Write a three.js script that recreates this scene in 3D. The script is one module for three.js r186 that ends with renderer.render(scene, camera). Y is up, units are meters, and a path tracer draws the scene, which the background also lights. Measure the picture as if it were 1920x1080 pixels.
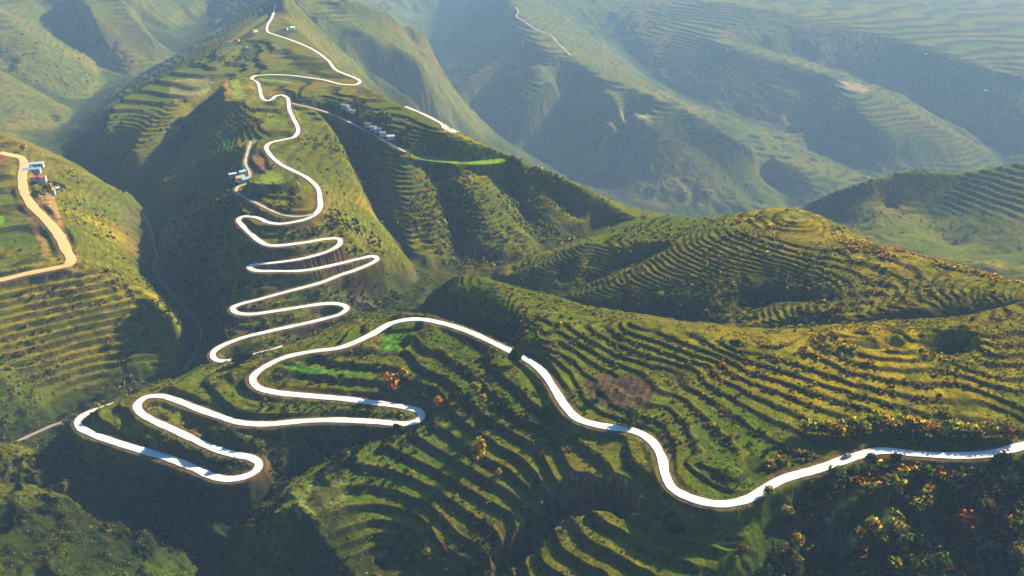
import * as THREE from 'three';
import { mergeGeometries } from 'three/addons/utils/BufferGeometryUtils.js';
import { Sky } from 'three/addons/objects/Sky.js';

// ---------------------------------------------------------------- camera, sky, sun, exposure
const scene = new THREE.Scene();
const camera = new THREE.PerspectiveCamera(40.13, 1920 / 1080, 1, 20000);
camera.position.set(0, 320, 0); camera.rotation.set(-26 * Math.PI / 180, 0, 0);
const SUN_AZIMUTH = 55 * Math.PI / 180, SUN_HEIGHT = 32 * Math.PI / 180;      // azimuth from the view direction towards the right
const sunDir = new THREE.Vector3(Math.sin(SUN_AZIMUTH) * Math.cos(SUN_HEIGHT), Math.sin(SUN_HEIGHT), -Math.cos(SUN_AZIMUTH) * Math.cos(SUN_HEIGHT));
const sky = new Sky(); sky.name = 'sky'; sky.scale.setScalar(15000); sky.userData.kind = 'structure';
const su = sky.material.uniforms; su.sunPosition.value.copy(sunDir); su.turbidity.value = 5; su.rayleigh.value = 1.6; su.mieCoefficient.value = 0.005; su.cloudCoverage.value = 0;
scene.add(sky); scene.environmentIntensity = 0.1;
const sun = new THREE.DirectionalLight(new THREE.Color(1, 0.82, 0.46), 5);
sun.position.copy(sunDir).multiplyScalar(3000).add(new THREE.Vector3(0, 0, -900)); sun.target.position.set(0, 50, -900); sun.castShadow = true;
sun.shadow.mapSize.set(4096, 4096); Object.assign(sun.shadow.camera, { left: -1800, right: 1800, top: 1200, bottom: -1200, near: 10, far: 7000 });
scene.add(sun, sun.target);
scene.fog = new THREE.FogExp2(new THREE.Color(0.4, 0.63, 1.0), 0.00009);
const renderer = new THREE.WebGLRenderer({ antialias: true });
renderer.setSize(1024, 576); renderer.shadowMap.enabled = true;
renderer.toneMapping = THREE.LinearToneMapping; renderer.toneMappingExposure = 3.7;

// ---------------------------------------------------------------- the lie of the land
const EYE_HEIGHT = 320;                       // metres above the valley floor datum
const hash2 = (i, j) => { let n = Math.imul(i, 374761393) + Math.imul(j, 668265263) | 0; n = Math.imul(n ^ (n >>> 13), 1274126177); return ((n ^ (n >>> 16)) >>> 0) / 4294967296; };
function noise2(x, y) {                       // value noise, -1..1
  const i = Math.floor(x), j = Math.floor(y), u = x - i, v = y - j, a = u * u * (3 - 2 * u), b = v * v * (3 - 2 * v);
  const p = hash2(i, j), q = hash2(i + 1, j), r = hash2(i, j + 1), s = hash2(i + 1, j + 1);
  return 2 * (p + (q - p) * a + (r - p) * b + (p - q - r + s) * a * b) - 1;
}
function fbm(x, y, n) { let s = 0, a = 0.5; for (let k = 0; k < n; k++) { s += a * noise2(x, y); const t = x; x = 1.62 * x + 1.18 * y + 17.3; y = 1.62 * y - 1.18 * t + 9.1; a *= 0.5; } return s; }
const ridged = (x, y, n) => { let s = 0, a = 0.5; for (let k = 0; k < n; k++) { s += a * (1 - Math.abs(noise2(x, y)) * 2); const t = x; x = 1.62 * x + 1.18 * y + 7.3; y = 1.62 * y - 1.18 * t + 3.1; a *= 0.5; } return s; };
const sstep = (a, b, x) => { const t = Math.min(1, Math.max(0, (x - a) / (b - a))); return t * t * (3 - 2 * t); };
const mix = (a, b, t) => a + (b - a) * t;

function smoothLine(flat, step) {             // [x, z, h, ...] -> evenly stepped points on a smooth curve
  const n = flat.length / 3, out = [];
  const at = (k, c) => flat[3 * Math.min(n - 1, Math.max(0, k)) + c];
  for (let k = 0; k < n - 1; k++) {
    const len = Math.hypot(at(k + 1, 0) - at(k, 0), at(k + 1, 1) - at(k, 1)), m = Math.max(2, Math.ceil(len / step));
    const kn = [0, 1, 2].map((q) => Math.max(0.01, Math.sqrt(Math.hypot(at(k + q, 0) - at(k + q - 1, 0), at(k + q, 1) - at(k + q - 1, 1)))));
    const t0 = 0, t1 = kn[0], t2 = t1 + kn[1], t3 = t2 + kn[2];
    for (let s = 0; s < m; s++) {
      const t = t1 + (t2 - t1) * s / m, p = [];
      for (let c = 0; c < 3; c++) {
        if (c === 2) { p.push(mix(at(k, 2), at(k + 1, 2), s / m)); continue; }
        const p0 = k === 0 ? 2 * at(0, c) - at(1, c) : at(k - 1, c), p1 = at(k, c), p2 = at(k + 1, c), p3 = k + 2 > n - 1 ? 2 * at(n - 1, c) - at(n - 2, c) : at(k + 2, c);
        const d0 = k === 0 ? t2 - t1 : kn[0], a1t0 = t1 - d0;
        const d2 = k + 2 > n - 1 ? t2 - t1 : kn[2], t3b = t2 + d2;
        const A1 = (t1 - t) / d0 * p0 + (t - a1t0) / d0 * p1, A2 = (t2 - t) / (t2 - t1) * p1 + (t - t1) / (t2 - t1) * p2, A3 = (t3b - t) / d2 * p2 + (t - t2) / d2 * p3;
        const B1 = (t2 - t) / (t2 - a1t0) * A1 + (t - a1t0) / (t2 - a1t0) * A2, B2 = (t3b - t) / (t3b - t1) * A2 + (t - t1) / (t3b - t1) * A3;
        p.push((t2 - t) / (t2 - t1) * B1 + (t - t1) / (t2 - t1) * B2);
      }
      out.push(p);
    }
  }
  out.push([at(n - 1, 0), at(n - 1, 1), at(n - 1, 2)]);
  return out;
}
const crests = [], creeks = [], shapes = [], roads = [];
const uplands = [], upland = (name, flat) => uplands.push(smoothLine(flat, 3));
const shape = (name, flat) => shapes.push(smoothLine(flat, 3));
const crest = (name, flat) => crests.push(smoothLine(flat, 3));
const creek = (name, flat) => creeks.push(smoothLine(flat, 3));
function road(name, width, flat, bind = 1) {  // heights smoothed along the way so that the grade is even
  const pts = smoothLine(flat, 1.6);
  for (let pass = 0; pass < 60; pass++) for (let k = 1; k < pts.length - 1; k++) pts[k][2] = (pts[k - 1][2] + 2 * pts[k][2] + pts[k + 1][2]) / 4;
  roads.push({ name, width, pts, bind });
}
road('main road', 4.6, [274.3,-305.1,97, 236.6,-295.5,95, 219.5,-290.9,94, 202.6,-290.6,93, 186.8,-293.1,92, 171.4,-296.7,91, 154.9,-292.1,90, 138.1,-285.7,89, 122.1,-280.6,88, 110.9,-274.3,87, 102.6,-269.2,86, 90.6,-267.3,85, 79.9,-271.5,84, 72.4,-278.9,84, 70.7,-289.3,83, 71.3,-303,83, 68.4,-316.4,82, 61.6,-324.3,82, 43.5,-330.6,81, 34.4,-336.2,81, 28.3,-348.7,80, 23.5,-365,80, 16.8,-385.9,79, 7.9,-399.5,79, -6.5,-414.9,78, -26.9,-435.2,77, -44.9,-448.3,76, -63,-456,75, -78.4,-452.7,74, -91.9,-438.6,72, -107.1,-428.6,70, -127.7,-428.8,66, -144.2,-426,63, -155.2,-416.6,61, -158.2,-408.4,60, -153.2,-399.8,59, -143.2,-395.6,58, -120.2,-392.2,57.6, -97.5,-389.3,57.3, -74.9,-384.9,56.9, -60.5,-381.6,56.6, -53,-377.9,56.2, -52.3,-371.6,55.8, -58.9,-367.4,55.5, -78.9,-370,55.1, -103.8,-372.5,54.4, -122.1,-372,53.7, -140,-370.4,53, -156.2,-373,52.2, -171,-380.3,51.5, -186.6,-388.9,50.8, -203.2,-398.8,50.1, -215.1,-404,49.7, -223.7,-402.7,49.4, -225.7,-396.5,49, -221.2,-388.7,48.6, -210.8,-381.1,48.3, -197.1,-373.7,47.6, -181.9,-365.2,46.8, -167.2,-357.3,46.1, -153.8,-352.5,45.4, -144.3,-350.2,45, -138.7,-345.9,44.7, -138.5,-340.1,44.3, -143,-335.6,44, -151.1,-333.9,43.6, -160.6,-336.6,43.2, -175.3,-345,42.5, -190,-352.8,42.2, -208.5,-361,41.4, -227.5,-369.3,40.7, -247.9,-379.4,40, -258.8,-387.3,39.6, -262.3,-394.4,39.6, -260,-401.1,39.6, -255.6,-405.3,39, -246.4,-413.8,38, -233.7,-423,37, -220.8,-428.8,36]);
road('switchback road', 4.1, [-577.7,-2036.4,98.6, -513.6,-1769.9,100.6, -490.5,-1654,100.7, -460.2,-1549.7,102, -446,-1530.3,100.9, -395.8,-1461.3,100.7, -331.5,-1347.9,103.2, -277.9,-1221,107.2, -247.5,-1137.3,107.8, -212.8,-1090,106, -203.2,-1068.3,106, -206.7,-1047.6,106, -223.4,-1051,106, -254.5,-1084,105, -284,-1107.8,103.9, -313.9,-1129.1,102.7, -348.2,-1138.4,101.7, -362.6,-1135.3,100.8, -363.9,-1119.3,100.9, -347.6,-1091.1,100, -332.8,-1049.8,100, -320.2,-1012.7,99, -311.5,-993.6,98.5, -305.9,-989.9,98, -303,-998.8,98, -303.2,-1017.3,98, -298,-1023.5,98, -287.9,-1011.1,98, -279.1,-986.9,98, -269.6,-952,97.5, -252.5,-904,97, -239.2,-869.2,96, -233.6,-846.4,96, -234.4,-830.4,95, -242.4,-823.4,94, -253.8,-813,94, -254.8,-800.8,94, -252.1,-790.4,93, -248.8,-782.7,93, -236.2,-758.4,93, -222.2,-738.6,92, -208.6,-724.8,91, -195.4,-711.5,90, -182.6,-692.6,90, -174.1,-676,89, -167.8,-653.2,88, -164.1,-635.7,87, -164.9,-622.9,86, -170.4,-613,85, -180.1,-607.1,84, -190.4,-604.7,84, -201.6,-609.7,83, -212,-620.9,82, -221.5,-627.2,82, -228.8,-628.5,81, -231.1,-623.6,80, -224.2,-612.6,79, -214.1,-599.9,77, -202.9,-586.4,76, -192.7,-579.9,75, -169.8,-590.2,73, -151.3,-604.1,71, -143.7,-605.4,70, -141.4,-597.5,69, -147.8,-585.5,68, -166.8,-574,66, -186.8,-569,65, -203.5,-568.1,64, -207,-565.2,63, -201.6,-560.4,62, -185.3,-561.6,61, -165.3,-564.7,60, -153.1,-572,59, -138.4,-583.6,58, -127.2,-593.3,57, -115.3,-601,56.5, -111.6,-596.6,56, -113.9,-591.3,55, -128.9,-576.7,54, -136.6,-571.8,53, -151,-559,52, -176,-546.1,50, -194.3,-537.2,48, -206.3,-532,47, -210.4,-527.8,46, -205.9,-521,45.5, -195.9,-519.4,45, -178.1,-526.5,44, -160.2,-535.4,43, -141.5,-542.7,42, -131.8,-541.8,42, -127,-537.5,41, -129.7,-529.7,40, -144.1,-521.3,39, -155.9,-515.5,39, -179.8,-505.1,38, -196.8,-496.6,37, -208.3,-484.5,36.5, -209.3,-475.5,37, -203.5,-465.3,38, -196.6,-461.5,39, -189.9,-461,41, -183.3,-461.9,43, -175.6,-461.4,45, -164.6,-463,47, -156.6,-466.3,48]);
road('village lane', 3, [-271.8,-976.5,97.7, -251.9,-966.8,96, -229.5,-953.1,94, -202.4,-928.3,91, -178.8,-901.2,89, -156.4,-874.9,86, -134.5,-846.8,84, -113.7,-818.6,82]);
road('ridge track', 3.5, [-127.9,-945.2,101, -109.1,-918.3,101, -90.7,-887.8,101, -77.9,-863.7,101, -72.7,-849.1,100, -60.7,-842.6,97]);
road('orchard track', 2.6, [-165.3,-620.4,86, -177.4,-615.4,86, -191.7,-619.1,86, -206.4,-631.9,86, -222.8,-649.2,86, -240.1,-667.3,85.5, -250.9,-683.3,85, -252.7,-695.3,85, -246,-704.7,86, -252.1,-729.1,87, -266.8,-763.7,87, -274.8,-798,88, -281.2,-831.6,90]);
road('dirt road', 7.5, [-404.8,-528.3,65, -384.3,-534.5,66, -369.2,-543.7,67, -355.6,-549.3,68, -344,-555,69, -344.4,-562.9,70, -355.4,-578.5,71, -376.2,-607.4,73, -402,-636.5,76, -426.5,-661.7,79, -449.6,-692,82, -469.8,-727,85, -486.1,-760.5,88, -495.8,-772.1,90, -506.4,-774.7,92, -519.3,-778.9,93]);
road('valley track', 1.5, [-400.3,-803.9,18, -376.1,-764.7,15, -351.1,-714.4,12.5, -341.7,-696.1,12, -341.3,-684.7,11.5, -329.1,-662.8,10.5, -303.8,-629,9, -282.4,-603,8, -260.1,-575.1,7.5, -247.7,-545.8,6.5, -245.3,-521.3,5.5, -247.3,-507.4,4.5]);
road('gully track', 3, [-362.9,-410.4,-4, -328.4,-419.3,2, -317.7,-426.4,4, -308.1,-432.5,6, -301.5,-434.6,8]);
road('far ridge road', 4.5, [18.5,-3610.3,-85.6, 27.2,-3525.7,-97.6, 17.9,-3478.6,-104.8, 54.8,-3391.3,-119.2, 96.3,-3297.3,-133.6, 147.5,-3237.6,-145.6, 172.3,-3101,-155.2, 192.8,-2999.2,-162.4, 209.3,-2891.5,-167.2]);
crest('front hill', [-133.8,-426.2,66, -159.6,-420.3,61, -178.7,-416.4,58, -203.8,-411.3,55, -228.7,-403.1,53, -251.7,-402.4,43]);
crest('hump behind the bend', [-121.4,-445.7,64, -98.6,-457.9,72, -71.2,-466.2,76, -45.3,-454.5,77, -20,-431.4,78, -3.2,-415.3,78.5]);
crest('right terraced hill', [15.4,-388.8,79, 41.7,-375.1,84, 65,-371.9,86, 91.3,-371.5,89, 108.4,-370.6,92, 128.5,-371.9,98, 151.2,-371.4,101, 173.3,-369.1,103, 193,-361.8,105, 212.6,-369.1,108, 239.3,-378.5,112, 261.8,-382.2,112, 289.7,-379.7,112, 332.6,-377.3,110]);
crest('caterpillar spur', [129.8,-378.3,101, 113.1,-395.3,100, 96.9,-406.1,99, 60.8,-416.1,95, 32.5,-423,92, 17,-444.7,88, 0,-481.3,82, -23.3,-519.8,76, -36.4,-530.8,73, -48.1,-535.4,66, -60.5,-552.9,48]);
creek('hollow below the spur', [8.2,-416.8,75, -10.3,-438.8,66, -28.9,-465.4,56, -50.2,-500.5,45, -71.6,-552.1,32, -89.5,-626.6,17]);
creek('behind front hill', [-89.5,-626.6,17, -113.3,-571.2,22, -144.6,-518.7,29, -161.8,-494.1,34, -180.1,-467.8,39.5]);
creek('front saddle', [-190.4,-462.7,34, -221.7,-484.9,14, -247.7,-508.2,4]);
crest('lit spur', [153.9,-378.9,99, 173.8,-386.8,103, 199.2,-391.9,106, 236.3,-388.9,109, 258.3,-385.9,110]);
creek('hollow by lit spur', [177.1,-377.7,99, 197.8,-369.6,97, 220.9,-370.2,99, 245.6,-374.9,103]);
crest('right edge spur', [261.3,-394.3,104, 285.2,-406.4,108, 313.5,-419.2,112, 353,-433,116]);
creek('middle valley', [300,-415.6,96, 281.2,-420.3,92, 265,-436.4,84, 220.1,-445.5,74, 182.4,-452.8,66, 144.7,-467,58, 112.9,-506.7,46, 68.5,-526.1,41, 34,-560.2,34, 0,-599.7,25, -29.1,-648.7,16, -54.9,-671.6,13]);
crest('small spur', [148.9,-469.3,58, 165.4,-467.5,66, 185.1,-465.4,74, 209.7,-457.8,80]);
creek('small hollow', [161.7,-489.8,56, 175.3,-500,60, 199.5,-485.6,70, 218.7,-471.6,78]);
crest('spur on middle hill', [217.6,-449.1,76, 239.8,-463.8,82, 268,-481.9,87, 286.8,-492.5,90]);
crest('front spur of middle hill', [50.7,-558.7,40, 79.4,-557.6,55, 110.9,-551.7,66, 137.6,-566.9,76, 157.1,-582.8,83]);
creek('bowl', [121.6,-589.3,64, 105.1,-590.3,54, 69.9,-582.1,40, 42.8,-564.8,35]);
crest('middle hill', [-2.4,-634.6,20, 23.4,-631.5,38, 46.2,-628.5,52, 64,-624.8,60, 98.6,-612.7,66, 126.4,-596,72, 149.9,-606.8,78, 165,-598.7,84, 184.8,-578.1,89, 218.4,-553.5,91, 241.8,-550.6,90, 266.3,-550.9,89, 290.1,-532.4,90, 300,-512.8,91, 325.9,-490.4,91, 351.4,-471.6,90, 390.3,-451.8,92]);
crest('ring knob rim', [169.4,-616.2,80, 191.3,-633.5,83, 213.8,-634.4,87, 233.5,-632.9,89, 247.2,-626.4,89, 262,-621.8,85, 275.5,-612.8,78, 288.1,-605.3,71]);
crest('ring knob top', [221.6,-598.6,96.5, 232.3,-598.5,97, 242.7,-597.4,96.5]);
creek('long back valley', [477.2,-546.8,30, 432.7,-574.9,25, 450.2,-670.8,-10, 500.5,-847.2,-79.1, 496.5,-1054.4,-133.8, 505.1,-1288.6,-191.9, 569.4,-1621.3,-314, 632.3,-1991,-443.2, 492.8,-2011.1,-443.2, 376.4,-2010.7,-438.4]);
creek('near back valley', [111.8,-770.3,14, 96.5,-782.4,11, 54.1,-738.4,11, 20.5,-692.3,12, -20.1,-677.4,12, -54.9,-671.6,13, -77.2,-645.3,16, -89.5,-626.6,17]);
crest('right hill', [524,-1354.6,-174.4, 559,-1311.9,-131.2, 593.3,-1273.7,-99.2, 655.1,-1296.4,-89.6, 703.5,-1304.3,-86.4, 749.2,-1284.6,-89.6, 791.3,-1282.1,-83.2, 860,-1284.4,-67.2, 941.7,-1281.4,-48, 1077.1,-1256.7,-32]);
crest('right hill foot spur', [668.7,-1115.2,-160, 725.9,-1134.9,-134.4, 780,-1130.8,-115.2, 841.4,-1124.4,-102.4]);
crest('right hill lower spur', [674.1,-1046.3,-147.2, 735.6,-1043.1,-124.8, 786.1,-1032.3,-112]);
crest('right hill rib', [677.1,-1301.7,-96, 646.8,-1260.4,-124.8, 630.7,-1252.2,-150.4]);
crest('right hill rib two', [761,-1286.9,-96, 714.7,-1234,-124.8, 679.4,-1202.9,-150.4]);
creek('far valley', [-363.3,-4355.8,-172, -394.4,-4209.8,-220, -393.5,-3884.1,-275.2, -385.6,-3660.9,-299.2, -374.8,-3267.2,-328, -363.2,-2992.9,-347.2, -251.2,-2772.7,-364, -159.3,-2671.9,-376, -53.2,-2568.6,-390.4, 22.5,-2488.7,-400, 133.2,-2379.1,-414.4, 250.3,-2208.4,-426.4, 338.9,-2054.2,-436, 376.4,-2010.7,-438.4]);
crest('main ridge', [-586.5,-2069.3,98.8, -512.4,-1765.7,101.1, -453.4,-1526,103.4, -367.6,-1407,106.2, -302.1,-1276.6,108.2, -242.2,-1141.4,108.5, -205,-1066.9,107, -159.1,-985.2,105, -117.4,-909.9,103, -74.9,-840.7,101, -40,-828,91, 0,-810.1,81, 28.1,-802.9,71, 56.5,-802,59, 79.5,-801.2,48, 102.7,-799,35, 129,-815.2,15]);
crest('switchback ridge', [-359.3,-1125,102.8, -343.6,-1046.9,102, -337.9,-992.8,100, -293.4,-896.5,97, -257.8,-821.6,94.5, -244,-777.3,94, -229.5,-728.9,95]);
crest('ring field knob', [-226,-685.2,97, -218.9,-691.5,97.5, -207.8,-682.1,97, -213.5,-671.5,97, -226,-685.2,97]);
crest('lime shelf', [-367.6,-1128.1,103.7, -378.1,-1101.5,103, -378.9,-1068.7,101, -366.2,-1017.3,98]);
crest('orange spur', [-223.8,-688,90, -252.6,-683.2,83, -277.8,-693.4,69, -314.6,-715.3,48, -344.8,-727.9,24]);
crest('orchard spur', [-263.5,-830.7,92, -308.8,-860.5,82, -335.8,-864.1,70, -369.5,-864.5,50, -404.2,-865.6,30]);
creek('orchard gully', [-296.1,-794.8,66, -310.8,-801.4,58, -351.1,-807,34, -381.7,-803.3,17]);
crest('right flank', [-253,-957.1,95, -227.3,-925,88, -197.3,-853.3,84, -177.7,-796.1,80, -161.6,-750.2,72, -148.3,-710,63, -134.2,-688.7,56, -117.6,-657.6,50, -100.6,-634,42, -91,-635.1,25]);
creek('inner gorge', [-247.6,-974.1,91, -217.3,-933.8,80, -192.2,-894,62, -173.2,-850.7,50, -152.7,-793.4,40, -130.8,-738.7,34, -109.8,-697.8,28, -93.9,-667.4,22, -84.5,-646.7,18, -89.5,-626.6,17]);
crest('ridge face spur', [-61.1,-793.7,75, -40.4,-758.5,58, -20.9,-725.2,42, 0,-709.2,26, 12.9,-697.9,14]);
crest('ridge face right spur', [17,-804.2,63, 42.5,-796.2,42, 70.6,-779.4,14]);
creek('face hollow', [-22.9,-816.6,62, -5.7,-807.7,44, 11.2,-779.9,30, 27.2,-747.6,16, 31.6,-715.6,12]);
crest('ridge face left spur', [-130.3,-838.8,88, -105.1,-785.8,66, -92.2,-732.1,45, -85.7,-683.6,23]);
creek('face gully', [-92.1,-822.8,66, -76.4,-798.8,50, -58.3,-729.6,29, -45.8,-687.8,14]);
crest('far middle hill', [-206.5,-5507,8, -65.5,-4134.3,-35.2, -11.7,-3650.9,-59.2, 23,-3590.8,-85.6, 65.3,-3361.7,-121.6, 90.6,-3086.2,-143.2, 134.8,-2934.6,-157.6, 189.6,-2880.5,-167.2, 288.1,-2709,-196, 379.1,-2576.5,-208, 480.5,-2458.7,-224.8, 591.5,-2348,-256, 689.8,-2273.5,-304, 780,-2239.8,-347.2, 887.3,-2218.1,-380.8, 994.4,-2196.9,-414.4]);
crest('far rib one', [83.6,-3212.8,-136, -60.6,-3063.6,-208, -197.7,-2964.7,-268, -305.8,-3031.9,-337.6]);
creek('far hollow one', [-63.4,-3178.6,-289.6, -226.4,-3054.4,-356.8, -319.1,-2945.3,-366.4]);
crest('far rib two', [100.8,-2775.1,-167.2, -18.7,-2815.7,-220, -150.1,-2792.1,-280, -239,-2813.8,-356.8]);
creek('far hollow two', [0,-2965.5,-323.2, -116.5,-2853.1,-376, -179.3,-2756.5,-390.4]);
crest('far rib three', [179.2,-2698.9,-188.8, 70.5,-2624.6,-244, -17.5,-2579.6,-304, -81.6,-2644.2,-368.8]);
creek('far hollow three', [216.5,-2785.6,-316, 144.5,-2632.4,-371.2, 69.4,-2497.2,-409.6]);
crest('far knob rib', [292.7,-2570.1,-215.2, 354.7,-2378.7,-239.2, 308.8,-2383.1,-272.8, 227.9,-2361,-328, 159,-2397.2,-409.6]);
creek('far hollow four', [374.7,-2475.2,-347.2, 306.9,-2305.4,-400, 290.9,-2151.4,-431.2]);
crest('far rib five', [368.9,-2361.5,-246.4, 461.9,-2321.6,-289.6, 543.8,-2234.4,-337.6, 637.3,-2148.8,-390.4, 679.9,-2060.7,-438.4]);
creek('far hollow five', [514.3,-2556.8,-316, 617.4,-2406.9,-371.2, 708.4,-2290.4,-412, 782.7,-2158.4,-428.8, 772.3,-2025.3,-440.8]);
creek('far right valley', [404.4,-3889.5,-227.2, 530.5,-3586.9,-275.2, 544.8,-3428.2,-304, 588.3,-3267.2,-328, 695.2,-3030.1,-361.6, 856.9,-2855.9,-390.4, 991.2,-2778.6,-409.6, 1054.8,-2528,-424, 1112.3,-2319.9,-438.4, 1275.6,-2283.1,-443.2, 1494.1,-2243.9,-438.4, 1753.3,-2177.9,-400]);
crest('far right ridge', [563.5,-3597.9,-220, 663.6,-3648.9,-188.8, 776.1,-3690.5,-164.8, 835.8,-3471.2,-179.2, 873,-3253.2,-188.8, 1014.6,-3142.8,-217.6, 1157.1,-3004.5,-246.4, 1187.4,-2815.9,-260.8, 1269,-2729.4,-284.8, 1335.6,-2621.6,-308.8, 1408.1,-2538,-337.6, 1491.3,-2433.2,-404.8, 1488.5,-2319.9,-438.4]);
crest('far right rib one', [1165.9,-2998.8,-251.2, 1058.9,-2914.3,-316, 940.7,-2880.8,-380.8]);
crest('far right rib two', [1176.6,-2785.5,-265.6, 1048.5,-2659,-323.2, 974.7,-2619.2,-395.2]);
crest('far right rib three', [1176.5,-2736.2,-268, 1193,-2480.6,-340, 1230.8,-2375.7,-416.8]);
creek('far right hollow', [1179.9,-2947.3,-323.2, 1118.9,-2952.1,-364, 1013.5,-2848,-412]);
crest('plateau', [928.6,-3928.2,-88, 1172.5,-3724.1,-112, 1443.4,-3480.6,-148, 1619.9,-3128.4,-179.2, 1797.5,-2815.7,-220, 1969.9,-2560.6,-256]);
creek('plateau hollow', [946.8,-3454,-198.4, 1039.5,-3452.7,-220, 1191.5,-3345.1,-260.8, 1374.2,-3122,-299.2, 1504.8,-2934,-340, 1583.2,-2759.8,-376, 1583.7,-2467.9,-424, 1508.3,-2268.7,-438.4]);
crest('plateau rib', [1619.9,-3128.4,-179.2, 1627,-2904.1,-256, 1653.8,-2737.3,-332.8]);
crest('plateau rib two', [1773.2,-2980.1,-212.8, 1700.3,-2672.5,-299.2, 1708.9,-2505,-364]);
crest('left mountain one', [-1812.7,-3094.4,162.5, -1324.5,-2437.5,125, -1158.5,-2238.5,87.5, -1113.9,-2178.1,50, -1035.9,-2176.1,-2.5, -950.5,-2142.6,-70]);
crest('left mountain two', [-1311.7,-2746.7,132.5, -1063,-2310.7,80, -990.3,-2231.1,20, -921,-2241.8,-52]);
creek('left hollow', [-1182.1,-2455.7,5, -1050,-2359.3,-49, -956.4,-2237.5,-68.5]);
crest('left mountain three', [-1394.8,-2146.2,110, -1263.6,-2047.4,80, -1144.7,-1948.9,27.5, -1073.3,-1887.7,-17.5, -1014,-1888.3,-82]);
creek('left hollow two', [-1260.4,-2392.2,42.5, -1251.3,-2292.4,-2.5, -1111.2,-2159.8,-55, -998,-2021,-83.5]);
creek('upper left valley', [-969.9,-2640.9,-2.5, -956.9,-2472.7,-32.5, -931.4,-2259.9,-55, -930.4,-2100.6,-76, -978.2,-1976.3,-85, -989.9,-1840.4,-94, -912.5,-1609.9,-86, -816.5,-1373.6,-64.8, -652.2,-1154.3,-28, -531.9,-992.6,-4.5, -447.8,-872.6,12, -399.1,-803.3,17]);
crest('left mountain four', [-1193.4,-1740.7,20, -1089.5,-1701.6,-17.5, -1001.2,-1667.1,-55, -940.4,-1615.2,-98.5]);
creek('left hollow three', [-1204.2,-1845.2,2, -1090.5,-1777.3,-32.5, -1025.1,-1787.1,-82, -943.5,-1723.9,-97]);
crest('back ridge one', [-641.6,-2531.5,102.5, -574,-2382.9,72.5, -473,-2295.4,42.5, -396.3,-2217.7,8, -320.4,-2225.1,-28, -239.6,-2228.9,-67]);
creek('back hollow one', [-687.3,-2431,38, -577.4,-2224.3,14, -433.5,-2061,-22, -307.5,-1921,-61, -233.8,-1875.1,-95.5]);
crest('back ridge two', [-484.5,-2376.1,87.5, -338.9,-2393.8,35, -255,-2452.3,-25]);
creek('back hollow two', [-502.8,-2455.9,57.5, -408.6,-2432.3,8, -296.6,-2388.4,-46, -244.3,-2323.1,-65.5]);
crest('west shelf', [-455.8,-1530.6,102.8, -479.7,-1503.2,101, -489.2,-1410.2,99.4, -503.5,-1343.8,97, -512.7,-1271.3,92.7, -536.1,-1180.4,82, -554.3,-1102.5,72, -535.4,-1015,57]);
crest('west shelf inner', [-498.9,-1330.7,97.5, -456.4,-1169.7,88, -456.3,-1061.7,74, -474.3,-1003.5,60, -466.2,-947.1,48]);
creek('west gorge', [-452.3,-1410.2,99.4, -446.9,-1330.4,93.3, -430.9,-1171.1,80, -436.6,-1084,60, -428.8,-992.5,42, -424.1,-944,32, -415.3,-881.7,22, -399.1,-803.3,17]);
creek('left valley', [-399.1,-803.3,17, -367.1,-740.6,13, -344.4,-692,11, -316.4,-648.7,9, -288.9,-608.1,8, -262,-571.4,7, -249,-546.7,6, -246.3,-523.7,5, -247.7,-508.2,4, -261.9,-497.9,3, -278.2,-489.3,2, -308.1,-469.5,0, -324.6,-438.1,2, -343.5,-420.2,0, -368.2,-403.6,-2]);
crest('left hill', [-680.4,-933.6,110, -557.8,-845.7,95, -509.6,-818,88, -468.4,-797.4,75, -433.2,-786.5,60, -420,-795.4,50, -411.6,-813.9,34]);
crest('left hill shoulder', [-517.2,-774.7,92, -445.6,-700,86, -395.3,-638.9,80, -354.3,-591,75, -334.8,-557.8,70, -315.9,-558.2,63, -297.7,-554.9,54, -270.8,-532.6,49, -251.4,-523.4,37, -243.9,-525.4,22, -244.3,-527.3,10]);
crest('left hill lower spur', [-297.7,-554.9,54, -289.5,-540.6,38, -272.6,-518.9,22, -253.5,-508.1,5]);
crest('near left hill', [-324.9,-365.5,36, -307.2,-379.3,30, -292.9,-382,24, -285.2,-378.5,18]);
crest('near left hill crest', [-285.4,-317.6,46, -264.9,-318.2,42, -234.3,-319.2,34, -217.5,-320.1,24]);
crest('near left hill front', [-254,-270.9,52, -212.8,-272.3,44, -184.1,-285.9,32, -166.3,-288.8,22]);
creek('near left gully', [-314.5,-419.3,8, -299.4,-406.1,12, -283.5,-383.5,14, -257,-360.4,15, -219,-338.4,16, -189,-322.7,16, -161.1,-307.5,14, -139.8,-295.1,10, -116.2,-280.3,4]);
creek('gully under the loops', [-140.3,-296.9,10, -149.4,-315.8,17, -144.8,-331.4,23, -130.1,-344.9,30, -113.3,-352.3,37, -95.7,-356.5,43, -72.2,-362.1,48, -55.9,-365.8,51.5]);
crest('terrace fan edge', [-32.2,-356.5,63, -38,-354.4,62, -57.8,-346.8,57, -79.9,-338.6,52, -101,-328.1,47, -114.2,-318.9,46, -125.1,-310.5,40, -137.7,-301.7,28, -144.5,-297.8,20]);
shape('fan front lip', [-113.9,-317.6,46, -94.4,-296.7,44, -78.9,-282.7,42, -60.4,-278.3,42, -40.3,-280,45, -22.8,-283.8,48, -15.3,-286.5,49.5]);
shape('fan top', [-2.8,-336.8,68, 11.2,-337.3,69, 24.6,-328.3,70]);
crest('terrace fan right', [15.7,-306.8,67, 10.4,-301.4,60, -1.3,-295,53, -15.3,-286.5,49.5]);
crest('sink rim', [18.1,-304,71, 25.8,-304.7,74, 38.7,-304.6,75, 51,-300.6,77, 56.3,-294.2,79]);
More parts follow.
